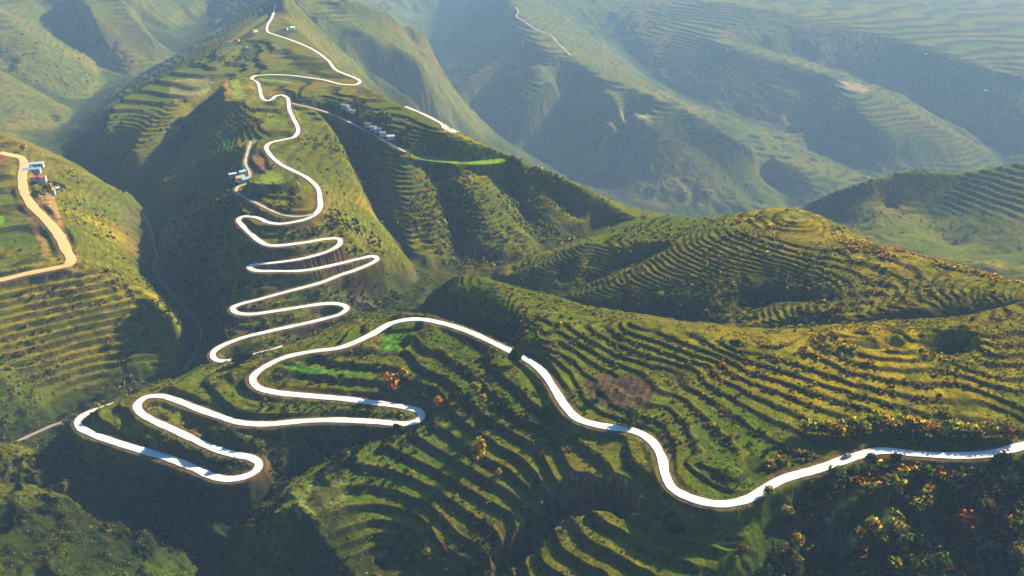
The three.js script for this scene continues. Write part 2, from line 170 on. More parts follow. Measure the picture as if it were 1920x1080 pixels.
crest('bottom spur', [58.6,-293,80, 51.3,-282.9,76, 36.1,-272.6,68, 21.3,-264,62, 9.4,-255.8,56, -2.3,-244.1,48]);
creek('below the frame', [-116.2,-280.3,4, -88.3,-277.8,14, -57.7,-284.1,18, -39.7,-265.1,28, -14.2,-246.1,26, 9,-235.4,42, 61.2,-221,62, 115.7,-224.5,58, 178.4,-225.3,66, 243.6,-231.4,74]);
creek('right gully', [124.2,-266.2,76, 132.5,-258.9,67, 138.3,-245.5,59, 135.3,-229.7,55]);
creek('far right gully', [167.8,-267.3,82, 181.6,-258,74, 195.8,-245.6,65, 194.9,-230.2,62]);
crest('between gullies', [153.5,-280.8,87, 154.4,-255.9,79, 158.2,-239.9,71]);
shape('caterpillar front edge', [-53.2,-510.2,66, -34.4,-506.2,68, -12.8,-481.8,74, 0,-445.3,80, 9.6,-412.6,83]);
shape('ring knob foot', [189.7,-594.1,84, 206.3,-577.9,85, 225.2,-571.3,85, 252.7,-577.1,83.5, 276.9,-587.3,77]);
upland('switchback nose', [-214.2,-673.1,95, -175.5,-606.1,83, -165.7,-571.8,60, -166.5,-534,46, -178,-498.7,38]);
upland('loop terraces', [-69.1,-447.3,73, -88.3,-413,64, -115.2,-398.5,58, -152.1,-390.4,52, -190.8,-381.3,47, -226.2,-381.6,43]);
upland('left hill front', [-435.5,-613.7,80, -365.8,-543.4,64, -328,-511.8,53, -303.6,-487.5,40]);
upland('left hill front two', [-398.3,-515.3,60, -355.2,-488.7,48, -324.5,-468.8,38]);
upland('terraces over the sink', [10.9,-324.3,68, 37.5,-320.9,74, 60.1,-311.5,78]);
upland('terraces right of the sink', [78.9,-263.4,78, 67.2,-259,70, 50.5,-252.6,64]);
crest('main ridge beyond', [-586.5,-2069.3,98.8, -521.2,-1877.3,138.6, -639.2,-2437.5,125, -701.8,-3026.8,131]);
crest('shoulder left of the top', [-547.5,-1906.4,98.9, -545.5,-1759.9,96.4, -525.7,-1586.3,96.8, -489.2,-1410.2,99.4]);
crest('shoulder right of the top', [-560.4,-1962.9,98.3, -448.9,-1683.9,98.8, -344.4,-1405.2,104.7, -274,-1221.6,107.9]);
creek('ravine behind the main ridge, one', [-210.9,-1195,35, -179,-1140.3,34, -140.2,-1073.1,33, -89.6,-993,32, -46.9,-959.2,26, 0,-958.7,8, 34,-959.1,-7, 68.5,-958.9,-22, 96.5,-959.4,-36, 124.9,-959.5,-53, 153.8,-959,-70]);
creek('ravine behind the main ridge, two', [-282.8,-1600.6,-65, -251.6,-1601.5,-85, -182.8,-1398.6,-57, -126.4,-1399.9,-89, -68.5,-1399.5,-112, 0,-1400.9,-139, 49.6,-1398.6,-160, 100.1,-1401.4,-183, 141,-1400.8,-203, 182.3,-1398.8,-227, 224.8,-1400.9,-253]);
creek('ravine behind the main ridge, three', [-317.6,-1800.7,-107, -282.4,-1800.1,-129, -235,-1800.3,-159, -162.2,-1798.3,-199, -88,-1799.6,-229, 0,-1799.5,-263, 63.8,-1799.8,-291, 128.4,-1799.1,-319, 180.8,-1799.5,-345, 234.3,-1800.2,-377, 288.3,-1799.6,-409]);
creek('ravine behind the main ridge, four', [-377.8,-2152.1,-167, -335.9,-2151.1,-193, -279.2,-2149.4,-228, -192.9,-2149.5,-276, -104.6,-2149.3,-311, 0,-2148.5,-351, 75.8,-2148.6,-384, 152.7,-2150.4,-418]);
crest('saddle hill', [99.9,-668.9,48, 117.3,-675.2,57, 138.5,-686.5,60, 158.5,-665.2,64, 163.3,-608.9,80]);
road('bench', 26, [-222.6,-682.1,97.5, -215.9,-680.6,97.5, -209.2,-680.6,97.5], 0);
road('bench', 30, [-374,-1077.3,103.5, -356.5,-1034.6,102.5, -343.1,-989.1,101.5], 0);
road('bench', 12, [-354.6,-1107.9,101, -329.4,-1096.9,101, -304.7,-1086.2,101], 0);
road('bench', 14, [-76.3,-434.2,67.5, -79.6,-441.5,68, -74.8,-449.6,69, -66.7,-455,70], 0);
road('bench', 12, [-110.5,-814.9,79.6, -91.1,-816.9,75.5, -62.3,-811.1,74.3, -33.9,-808.9,73.8, -12.5,-814.7,73.8], 0);
upland('ridge face', [-122.2,-796.1,80, -89.4,-794.8,66, -54.9,-779.6,68, -16.8,-792.5,58, 16.7,-786.8,57, 45.2,-790.6,38]);
upland('ridge face, lower', [-94.7,-733.6,50, -69.8,-747.6,42, -31.8,-736.9,46, 0,-729.2,32]);
upland('far slopes', [-207.5,-2795.3,-308.8, -110.8,-2733.1,-304, 70.7,-2599.4,-308.8, 232.7,-2426.8,-308.8, 388.1,-2343,-328, 524.9,-2213.1,-347.2, 674.1,-2173,-390.4]);
upland('far slopes, upper', [-115.2,-2879.9,-251.2, 72.6,-2722.6,-220, 241.9,-2560.6,-256, 429.2,-2417.2,-289.6, 582.7,-2285.2,-304, 767.5,-2242.1,-364]);
upland('far right slopes', [638.9,-3342.2,-256, 799.5,-3073.6,-289.6, 954.6,-2904.1,-294.4, 1108.6,-2776.1,-323.2, 1194.1,-2522.7,-342.4, 1345.7,-2457,-385.6]);
upland('plateau slopes', [1117.8,-3289,-184, 1363.1,-3230.8,-236.8, 1496.6,-2952.6,-265.6, 1653.7,-2816.7,-313.6]);
upland('left slopes', [-1111.3,-1862.2,-25, -1121.7,-2001.8,-25, -1091.7,-2153.7,17, -1022,-2123.7,-46, -975.8,-2151.4,-37]);
upland('west shelf slope', [-430.6,-1280.7,99.3, -436.9,-1169.7,88, -445.5,-1079,70, -453.3,-999.8,54]);

const fans = [];                              // well-kept terraces, without gullies: [x, z, radius]
for (const q of [[-34.7,-311.6,41.3], [-63.7,-303.5,29], [0,-322.6,28.9], [140.5,-320.5,47.3], [202.4,-317.8,41.8], [97.7,-322.9,30.4], [32.3,-321.3,26.9], [69.2,-270.4,28], [-86.4,-419.4,28.6], [-119.6,-419.4,24.6], [-333.3,-502.2,43.4], [-305.9,-531.1,26.5], [-403.3,-595.1,36.7], [-208.1,-646,18.9], [-173.5,-595.1,32.2], [-162.2,-556.2,33.6], [-158.4,-515.8,21.4], [-50,-800.9,22], [44.6,-410.3,20.8], [98.6,-394.3,22.6], [229.9,-588.9,35.5], [84.4,-604,23.3]]) fans.push(q);

const calm = (x, z) => { let c = 0; for (const q of fans) { const d = Math.hypot(x - q[0], z - q[1]); if (d < q[2] * 1.3) c = Math.max(c, 1 - sstep(q[2] * 0.7, q[2] * 1.25, d)); } return c; };
const gorges = [];                            // clefts with walls of bare earth: points [x, z, floor, half width]
const gorge = (name, rows) => { const l = []; for (let k = 0; k < rows.length - 4; k += 4) for (let s = 0; s < 6; s++) l.push([0, 1, 2, 3].map((c) => rows[k + c] + (rows[k + 4 + c] - rows[k + c]) * s / 6)); const xs = l.map((p) => p[0]), zs = l.map((p) => p[1]); gorges.push({ l, x0: Math.min(...xs) - 45, x1: Math.max(...xs) + 45, z0: Math.min(...zs) - 45, z1: Math.max(...zs) + 45 }); };
gorge('sink', [48.9,-284.5,57,5.3, 36.8,-287.7,54,5.9, 25.7,-290.6,49,5.4, 15.4,-284.8,41,4.9, 6.4,-279.1,33,4.3, -2.5,-271.9,24,4.9]);
gorge('right cleft', [175.2,-275.1,75,1.7, 186.3,-266.9,67,2.2, 200.4,-255.4,58,2.8, 202.5,-244.4,54,3.4]);
gorge('left cleft', [128.1,-269.8,69,1.3, 136.1,-265.4,59,2.1, 141.8,-257,50,2.7]);
gorge('tip cleft', [-56.8,-296,36,1.4, -60.7,-291.6,28,2.3, -65.2,-289.4,16,2.9]);


// a sheet in rings about the place below the viewpoint, finer near than far
const TH0 = -56 * Math.PI / 180, TH1 = 68 * Math.PI / 180, R0 = 170, R1 = 9000, NS = 497, MS = 869;
const dTh = (TH1 - TH0) / (NS - 1), dLn = Math.log(R1 / R0) / (MS - 1);
const ringAt = (x, z) => [(Math.atan2(x, -z) - TH0) / dTh, Math.log(Math.hypot(x, z) / R0) / dLn];

function relax(nt, nr, start, pins, rounds) { // Laplace: straight slopes between crests, roads and creeks
  const f = start, w = 1.85;
  for (let it = 0; it < rounds; it++) for (let par = 0; par < 2; par++)
    for (let j = 0; j < nr; j++) for (let i = (j + par) & 1; i < nt; i += 2) {
      const k = j * nt + i; if (pins[k] === pins[k]) { f[k] = pins[k]; continue; }
      const l = i ? f[k - 1] : f[k + 1], r = i < nt - 1 ? f[k + 1] : f[k - 1], d = j ? f[k - nt] : f[k + nt], u = j < nr - 1 ? f[k + nt] : f[k - nt];
      f[k] += w * ((l + r + d + u) / 4 - f[k]);
    }
  return f;
}
function solve(lines) {                       // lines: arrays of [x, z, value]; coarse to fine
  let prev = null, pn = 0, pm = 0;
  for (let lev = 4; lev >= 0; lev--) {
    const s = 1 << lev, nt = Math.ceil((NS - 1) / s) + 1, nr = Math.ceil((MS - 1) / s) + 1;
    const sum = new Float64Array(nt * nr), cnt = new Float64Array(nt * nr), pins = new Float64Array(nt * nr).fill(NaN);
    for (const line of lines) for (const [x, z, v] of line) {
      const [a, b] = ringAt(x, z), i = Math.round(a / s), j = Math.round(b / s);
      if (i >= 0 && j >= 0 && i < nt && j < nr) { sum[j * nt + i] += v; cnt[j * nt + i]++; }
    }
    for (let k = 0; k < nt * nr; k++) if (cnt[k]) pins[k] = sum[k] / cnt[k];
    const f = new Float64Array(nt * nr);
    if (!prev) f.fill(60);
    else for (let j = 0; j < nr; j++) for (let i = 0; i < nt; i++) {
      const a = Math.min(pn - 1.001, i / 2), b = Math.min(pm - 1.001, j / 2), i0 = Math.floor(a), j0 = Math.floor(b), u = a - i0, v = b - j0, q = j0 * pn + i0;
      f[j * nt + i] = (prev[q] * (1 - u) + prev[q + 1] * u) * (1 - v) + (prev[q + pn] * (1 - u) + prev[q + pn + 1] * u) * v;
    }
    prev = relax(nt, nr, f, pins, lev === 4 ? 400 : lev ? 120 : 60); pn = nt; pm = nr;
  }
  return prev;
}
function blur(f, metres) {                    // separable, radius in metres so narrower in cells far out
  const t = new Float64Array(f.length), o = new Float64Array(f.length);
  for (let pass = 0; pass < 2; pass++) {
    for (let j = 0; j < MS; j++) {
      const rad = Math.max(0, metres(R0 * Math.exp(j * dLn)) / (R0 * Math.exp(j * dLn) * dTh)), n = Math.ceil(rad);
      for (let i = 0; i < NS; i++) { let s = 0, w = 0; for (let d = -n; d <= n; d++) { const q = i + d; if (q < 0 || q >= NS) continue; const k = Math.max(0, 1 - Math.abs(d) / (rad + 1)); s += k * f[j * NS + q]; w += k; } t[j * NS + i] = s / w; }
    }
    for (let j = 0; j < MS; j++) {
      const rad = Math.max(0, metres(R0 * Math.exp(j * dLn)) / (R0 * Math.exp(j * dLn) * dLn)), n = Math.ceil(rad);
      for (let i = 0; i < NS; i++) { let s = 0, w = 0; for (let d = -n; d <= n; d++) { const q = j + d; if (q < 0 || q >= MS) continue; const k = Math.max(0, 1 - Math.abs(d) / (rad + 1)); s += k * t[q * NS + i]; w += k; } o[j * NS + i] = s / w; }
    }
    f = o.slice();
  }
  return f;
}
// how near the roads run: a hash of road points
const CELL = 12, roadCells = new Map();
roads.forEach((r, n) => r.pts.forEach((p, k) => { const key = Math.floor(p[0] / CELL) * 100003 + Math.floor(p[1] / CELL); if (!roadCells.has(key)) roadCells.set(key, []); roadCells.get(key).push(n, k); }));
function nearRoad(x, z) {                     // [distance to the edge, road height] of the nearest road within about 12 m
  const ci = Math.floor(x / CELL), cj = Math.floor(z / CELL); let best = 1e9, by = 0, bn = -1;
  for (let a = -1; a <= 1; a++) for (let b = -1; b <= 1; b++) {
    const l = roadCells.get((ci + a) * 100003 + cj + b); if (!l) continue;
    for (let q = 0; q < l.length; q += 2) { const r = roads[l[q]], p = r.pts[l[q + 1]], d = Math.hypot(p[0] - x, p[1] - z) - r.width / 2; if (d < best) { best = d; by = p[2]; bn = l[q]; } }
  }
  return bn < 0 ? null : [best, by, bn];
}
let base, rel;                                // smooth height, and 0 in a creek .. 1 on a crest
{
  const roadLines = roads.filter((r) => r.bind).map((r) => r.pts);
  base = solve([...crests, ...creeks, ...shapes, ...roadLines]);
  rel = solve([...crests.map((l) => l.map(([x, z]) => [x, z, 1])), ...uplands.map((l) => l.map(([x, z]) => [x, z, 0.75])), ...creeks.map((l) => l.map(([x, z]) => [x, z, 0]))]);
  base = blur(base, (r) => 1.8 + r * 0.0018 + 0.003 * Math.max(0, r - 800)); rel = blur(rel, (r) => 3 + r * 0.003);
  const soft = blur(base, (r) => 9 + r * 0.006);
  // rounded shoulders, steeper feet, and uneven ground before the water runs over it
  const away = new Float32Array(NS * MS);
  for (let j = 0; j < MS; j++) for (let i = 0; i < NS; i++) {
    const r = R0 * Math.exp(j * dLn), th = TH0 + i * dTh, x = r * Math.sin(th), z = -r * Math.cos(th), k = j * NS + i, t = Math.min(1, Math.max(0, rel[k]));
    const nr = nearRoad(x, z); away[k] = (nr ? sstep(0, 14, nr[0]) : 1) * (1 - 0.9 * calm(x, z));
    const far = sstep(5000, 6500, r), out = Math.max(far, sstep(0.66, 0.85, Math.abs(x / z)));
    const tidy = calm(x, z) * (nr ? sstep(4, 16, nr[0]) : 1); base[k] = mix(base[k], soft[k], 0.9 * tidy);
    base[k] += away[k] * (7 * Math.sin(Math.PI * t) * sstep(0.05, 0.3, t) * Math.min(1, r / 800) + (2.2 + r * 0.0025) * (ridged(x / 46, z / 46, 3) - 0.3) * (1 - t) * sstep(0.02, 0.25, t) * 1.4 + 1.6 * fbm(x / 60, z / 60, 3) + 0.012 * Math.max(0, r - 900) * (ridged(x / 170, z / 170, 4) - 0.3) * (1 - t) * sstep(0.02, 0.25, t));
    base[k] += out * 120 * (ridged(x / 620 + 3, z / 620, 4) - 0.2) * far;
  }
  // running water cuts gullies into the slopes
  const n = NS * MS, order = new Uint32Array(n), area = new Float64Array(n), depth = new Float64Array(n);
  const rough = base.slice(); for (let j = 0; j < MS; j++) for (let i = 0; i < NS; i++) { const r = R0 * Math.exp(j * dLn), th = TH0 + i * dTh, x = r * Math.sin(th), z = -r * Math.cos(th); rough[j * NS + i] += 2.5 * fbm(x / 14, z / 14, 2); }
  for (let k = 0; k < n; k++) order[k] = k;
  const keys = Float64Array.from(rough); const sorted = Array.from(order).sort((a, b) => keys[b] - keys[a]);
  for (let k = 0; k < n; k++) { const r = R0 * Math.exp(Math.floor(k / NS) * dLn); area[k] = r * r * dTh * dLn; }
  for (const k of sorted) {
    const i = k % NS, j = (k - i) / NS, r = R0 * Math.exp(j * dLn); let best = 0, to = -1;
    for (let b = -1; b <= 1; b++) for (let a = -1; a <= 1; a++) {
      if ((!a && !b) || i + a < 0 || i + a >= NS || j + b < 0 || j + b >= MS) continue;
      const q = k + b * NS + a, s = (rough[k] - rough[q]) / (r * dTh * Math.hypot(a, b)); if (s > best) { best = s; to = q; }
    }
    depth[k] = Math.min(7, 0.1 * Math.pow(area[k], 0.47)) * sstep(0.12, 0.5, best);
    if (to >= 0) area[to] += area[k];
  }
  const cut = blur(depth, (r) => 1.2 + r * 0.0016);
  for (let k = 0; k < n; k++) { const t = rel[k]; base[k] -= away[k] * cut[k] * 1.6 * (1 - 0.85 * sstep(0.4, 0.75, t)) * sstep(-0.02, 0.12, t); }
}
function grid(f, x, z) {                      // smooth (cubic) reading between the rings
  let [a, b] = ringAt(x, z); a = Math.min(NS - 3.001, Math.max(1, a)); b = Math.min(MS - 3.001, Math.max(1, b));
  const i = Math.floor(a), j = Math.floor(b), u = a - i, v = b - j;
  const w = (t) => [((-t + 2) * t - 1) * t / 2, ((3 * t - 5) * t * t + 2) / 2, ((-3 * t + 4) * t + 1) * t / 2, (t - 1) * t * t / 2], wu = w(u), wv = w(v);
  let s = 0; for (let q = 0; q < 4; q++) { const o = (j + q - 1) * NS + i - 1; s += wv[q] * (wu[0] * f[o] + wu[1] * f[o + 1] + wu[2] * f[o + 2] + wu[3] * f[o + 3]); }
  return s;
}
const rugged = [];                            // broken, hummocky ground: [x, z, radius, height]
for (const q of [[-218.3,-303.6,87,6], [-276.7,-337.4,59.3,6], [-184.3,-334.8,51.3,3], [-133.4,-310.7,31.8,3], [159.3,-260.1,61.9,2.5], [208.3,-267.8,47.5,2.5], [102.8,-262.2,43.1,2], [-264.9,-374.7,28.8,4], [-92.2,-301.9,30.4,3], [-311.7,-449.7,43.9,4], [-255.9,-491.3,38.8,3], [-109.3,-554.9,38.9,3]]) rugged.push(q);

const blots = [];                             // places without terraces: [x, z, radius]
for (const q of [[-267.9,-555.6,34.7], [-380,-758.2,27.4], [-33.6,-485.4,28], [576.5,-1150.2,101.7], [688.4,-1117.4,94.4], [-220.6,-299.5,52.1], [-181.2,-329.2,37.2], [-264.1,-608.9,26.9], [-123.8,-300.8,17.7], [156.3,-255.2,42.8], [212.9,-264.8,35.1], [-323.9,-467.3,28.5], [-106.4,-592.6,13.5], [-6.4,-408.6,9.6], [57.6,-358.4,11], [-79.5,-445.4,7.9], [205.4,-376.9,9.8], [173.4,-377.6,9.5]]) blots.push(q);

const ground = { h: 0, frac: 0, terraced: 0, road: 99, rel: 0, kind: -1 };
function groundAt(x, z, spacing) {
  const r = Math.hypot(x, z), b = grid(base, x, z), t = Math.min(1, Math.max(0, grid(rel, x, z)));
  let mask = sstep(r > 1200 ? 0.15 : 0.3, r > 1200 ? 0.35 : 0.5, t + 0.16 * fbm(x / 70 + 5, z / 70, 2));
  for (const q of blots) { const d = Math.hypot(x - q[0], z - q[1]); if (d < q[2] * 1.3) mask *= sstep(q[2] * 0.75, q[2] * 1.2, d + 0.2 * q[2] * noise2(x / 25, z / 25)); }
  const tidy = calm(x, z); mask = Math.max(mask, tidy * sstep(0.08, 0.2, t));
  let h = b, frac = 0.3;
  const right = (1 - sstep(600, 680, r)) * sstep(-5, 5, x - 8 - (402 + z) * 0.543), left = sstep(0.44, 0.47, x / z) * (1 - sstep(850, 950, r)), out = sstep(1130, 1220, r), deep = sstep(2200, 2400, r), fanned = 1 - sstep(425, 455, r);
  let dh = 0;
  for (const [stepH, share] of [[1.6, right], [3.5, (1 - right) * (1 - left) * fanned], [2.9, (1 - right) * (1 - out) * (1 - left) * (1 - fanned)], [4.1, left], [5.6, out * (1 - deep)], [9, deep]]) {
    if (share <= 0) continue;
    const q = (b + 0.55 * stepH * noise2(x / (26 * stepH), z / (26 * stepH)) + 0.1 * stepH * noise2(x / (7 * stepH), z / (7 * stepH)) + 0.12 * noise2(x / 6, z / 6)) / stepH, n = Math.floor(q), f = q - n;
    // a gently falling tread, a lip, then a steep bank up to the next tread
    const prof = f < 0.62 ? f * 0.16 : 0.099 + sstep(0.62, 0.93, f) * (1 - 0.099);
    dh += share * (prof - f) * stepH; if (share >= 0.5) frac = f;
  }
  h += dh * mask;
  const fine = (1 - 0.6 * mask);
  h += fine * (0.8 * fbm(x / 11, z / 11, 3) + 0.3 * noise2(x / 2.6, z / 2.6)) + 0.12 * noise2(x / 1.7, z / 1.7);
  h += (1 - mask) * (1 - tidy) * sstep(0.02, 0.15, t) * 1.9 * (ridged(x / 23 + 9, z / 23, 3) - 0.25);
  if (t < 0.4) h += (1 - t / 0.4) * (1 - mask) * 2.4 * (ridged(x / 17, z / 17, 3) - 0.2);
  for (const q of rugged) { const d = Math.hypot(x - q[0], z - q[1]); if (d < q[2] * 1.2) h += q[3] * (1 - sstep(q[2] * 0.6, q[2] * 1.2, d)) * (1 - tidy) * (ridged((x + z * 0.5) / 34, (z - x * 0.4) / 22, 4) - 0.3 + 0.4 * noise2(x / 9, z / 9)); }
  ground.gorge = 0;
  for (const g of gorges) {
    if (x < g.x0 || x > g.x1 || z < g.z0 || z > g.z1) continue;
    const wob = 3.2 * noise2(x / 7, z / 7) + 1.6 * noise2(x / 2.6, z / 2.6);
    let low = 1e9; for (const p of g.l) { const d = Math.hypot(x - p[0], z - p[1]) - p[3] + wob, f = p[2] + Math.max(0, d) * 3.4 + 0.1 * d * (d > 0 ? d : 0); if (f < low) low = f; }
    if (low < h) { ground.gorge = Math.min(1, (h - low) / 3); h = low + 0.7 * noise2(x / 3, z / 3) + 1.2 * ground.gorge * (ridged(x / 6, z / 6, 2) - 0.3); }
  }
  const nr = nearRoad(x, z); ground.road = 99; ground.kind = -1;
  if (nr) { const w = 1 - sstep(1.2 + (spacing || 1) * 0.75, 4.4 + (spacing || 1), nr[0] + 0.7 * noise2(x / 5, z / 5)); h = mix(h, nr[1] - 0.3, w); const field = roads[nr[2]].name === 'bench'; ground.road = field ? 99 : nr[0]; ground.kind = nr[2]; if (field && nr[0] < 0) ground.frac = 0.3; }
  ground.h = h; ground.frac = frac; ground.terraced = mask; ground.rel = t;
  return ground;
}

// ---------------------------------------------------------------- fields: outlines on the ground, crop colour
const fields = [];
const field = (label, rgb, rows, outline) => { const p = []; for (let k = 0; k < outline.length; k += 2) p.push([outline[k], outline[k + 1]]); const xs = p.map((q) => q[0]), zs = p.map((q) => q[1]); fields.push({ label, rgb, rows, p, box: [Math.min(...xs), Math.max(...xs), Math.min(...zs), Math.max(...zs)] }); };
field('bright lime crop on the shelf left of the upper road', [0.22, 0.27, 0.02], 0, [-382.6,-1085.9, -379.4,-1107.5, -355.6,-1044.9, -334,-987.4, -338.4,-984.4, -350.8,-990.1, -362.5,-1035.7]);
field('narrow orange stubble strip on the shelf edge', [0.36, 0.17, 0.06], 0, [-425.6,-1181.1, -420.5,-1190.3, -375.6,-1059.6, -360.9,-1024, -356.6,-995.6, -368.3,-1023.7]);
field('long lime strip below the upper road bend', [0.16, 0.25, 0.02], 0, [-353.3,-1116.3, -324.3,-1105.5, -303.3,-1094.8, -296.1,-1067.4, -326.5,-1085.8, -344.5,-1098.4]);
field('lime crop curving along the lower terrace of the ridge face', [0.17, 0.3, 0.012], 0, [-111.1,-819.8, -91.7,-823.6, -62.8,-819.7, -34.2,-817, -17.2,-822.1, -9.2,-823.3, -5.7,-817.6, -16.9,-806.1, -39.2,-800.1, -73.1,-804.7, -98.7,-808]);
field('yellow green crop on the upper terrace of the ridge face', [0.2, 0.24, 0.02], 0, [-62.7,-824.5, -45.6,-823.8, -29.6,-821.7, -21.7,-822.5, -27.4,-820.3, -41,-818, -55.8,-820]);
field('vivid green crop winding below the houses of the ridge', [0.14, 0.28, 0.015], 0, [-369.2,-955.4, -354.8,-930.6, -336,-900.8, -318.5,-870.6, -305.5,-842, -280.7,-804, -283.1,-804.7, -311.5,-837.2, -321.7,-864, -340.4,-898.1, -362.2,-935.9]);
field('yellow stubble beside the ploughed strips', [0.25, 0.22, 0.04], 0, [-292.1,-846.8, -278.3,-840.7, -260.6,-785.3, -261,-770.8, -273.6,-789.9]);
field('orange ploughed strips above the round field', [0.33, 0.15, 0.07], 1, [-267.4,-776.4, -258,-779.5, -243.3,-758.6, -231.4,-731.1, -224.8,-728.3, -235.7,-721.4, -242.8,-722, -250.2,-744.7]);
field('round lime field on the knob with a dark pit in its middle', [0.19, 0.25, 0.02], 0, [-227.7,-683.1, -236.1,-720.7, -228.2,-722.2, -217.6,-716.5, -204.3,-680, -205,-668, -212.7,-665.1, -220.5,-669.5]);
field('bright green crescent inside the top road bend', [0.08, 0.24, 0.012], 1, [-66.4,-458.4, -59,-451, -68.1,-451.7, -71.8,-444.7, -71.5,-436.7, -67.3,-425.6, -75.4,-428.1, -82,-429.4, -83.6,-435.5, -80.2,-445.4, -75.3,-453.4]);
field('deep green crop on the terrace inside the lower bend', [0.07, 0.2, 0.012], 0, [-142.2,-415.6, -139.3,-420.3, -132.3,-418.7, -118,-413.4, -101.2,-411.5, -84.4,-408.6, -87.4,-406.6, -103.7,-407.2, -123.6,-408.8, -135.7,-411.4]);
field('dark ploughed field on the saddle', [0.1, 0.06, 0.035], 1, [38.5,-370.9, 56.3,-373, 76.7,-362.9, 77.8,-351.7, 70.5,-340, 58.1,-339.8, 47.8,-346.5, 40.2,-356.1]);
field('grassy grain plot at the tip of the terrace fan', [0.13, 0.14, 0.03], 0, [-115.5,-318.8, -101.3,-329.3, -86.1,-324.7, -82.5,-318.5, -90.4,-310.1, -98.8,-305, -106.6,-303.7, -114,-311.7]);
field('pale orange earth strip left of the hill track', [0.42, 0.22, 0.07], 1, [-441.8,-672.7, -421.1,-646.7, -400.9,-622.5, -377.5,-593.3, -365.2,-571.3, -367.1,-563.1, -386,-596.3, -407.4,-622.8]);
field('wide orange earth strip right of the hill track', [0.42, 0.22, 0.07], 1, [-440.7,-688.7, -433.5,-690.2, -404.3,-649.9, -373.5,-612.4, -349.8,-581.5, -334.3,-557.9, -340.9,-561.3, -360.7,-586.5, -383,-615.5, -408.1,-647.5]);
field('ochre stubble beside the buildings on the left hill', [0.38, 0.2, 0.08], 0, [-437.1,-699.4, -435.3,-711.2, -409.5,-671.1, -389.8,-638.4, -375.3,-616.2, -388.2,-627.8, -406.5,-652.5]);
field('red earth bank at the hilltop', [0.35, 0.1, 0.04], 0, [-521.4,-772.9, -512.9,-774.8, -505.4,-766.6, -505.1,-756, -511,-753.3]);
field('bright green plot at the picture edge of the left hill', [0.14, 0.3, 0.02], 0, [-450,-643.8, -442.9,-642.7, -434.1,-630.5, -432.4,-621.3, -436.9,-621.3]);
field('dry meadow on the western shelf', [0.2, 0.18, 0.06], 0, [-506.7,-1187, -475.2,-1200.4, -437.3,-1189.3, -434.7,-1156.3, -436.1,-1128.5, -444.7,-1099.6, -463.1,-1089.2, -480.9,-1113.3]);
field('tan threshing circle on the far knob', [0.3, 0.22, 0.11], 0, [1190.6,-2949, 1248.1,-2944.5, 1315.6,-2957.7, 1283.8,-2845.9, 1213.2,-2768.6, 1177.2,-2785.3, 1160.8,-2862]);
field('pale stubble on the knob below the far ridge', [0.26, 0.24, 0.08], 0, [327.5,-2438, 375.5,-2493, 399.4,-2396.9, 424.2,-2342.4, 407.1,-2329.2, 376.7,-2341.5, 343.8,-2423.4]);
field('pale grass ring on top of the ringed knob', [0.2, 0.19, 0.05], 0, [221.9,-606.4, 232.5,-609.6, 239.8,-602.9, 238.1,-594.9, 229.5,-589.5, 222,-593.1]);
field('grey gravel yard at the end of the ridge track', [0.6, 0.55, 0.45], 0, [-80.8,-869.9, -74.4,-863.9, -66.5,-866, -60.5,-865.1, -59.9,-837.4, -70.5,-842.1]);
function fieldAt(x, z) {
  for (let n = 0; n < fields.length; n++) {
    const f = fields[n], b = f.box; if (x < b[0] || x > b[1] || z < b[2] || z > b[3]) continue;
    let inside = false; const p = f.p;
    for (let i = 0, j = p.length - 1; i < p.length; j = i++) if ((p[i][1] > z) !== (p[j][1] > z) && x < (p[j][0] - p[i][0]) * (z - p[i][1]) / (p[j][1] - p[i][1]) + p[i][0]) inside = !inside;
    if (inside) return n;
  }
  return -1;
}
// earth that lies bare: [x, z, radius, share]
const bare = [[36.1,-302.3,10,1], [20.7,-295.8,5.4,0.7], [106.9,-421,10,0.9], [117.8,-413,6.6,0.8], [0,-656.7,14.6,0.8], [-27.5,-673.7,10,0.6], [-273.2,-383.2,15.1,0.8], [-122.3,-616.5,6.9,0.6], [-201.3,-513.8,12.5,0.6], [-447.9,-947.2,18.3,0.8], [-462.9,-931.9,18.3,0.8], [-203.3,-505.6,10.4,0.9], [-264.6,-650.5,15.2,0.4], [138.3,-265.5,8,0.5], [185,-259.5,9.6,0.6], [173.2,-267.8,5.4,0.6], [-89.4,-589.6,11.3,0.6], [-212.1,-395.9,5.3,0.5], [-331.6,-470.8,8.8,0.6], [-340.8,-476.4,8.9,0.6], [146.5,-781.8,14.4,0.7], [179.3,-2629.4,36.7,0.5]];

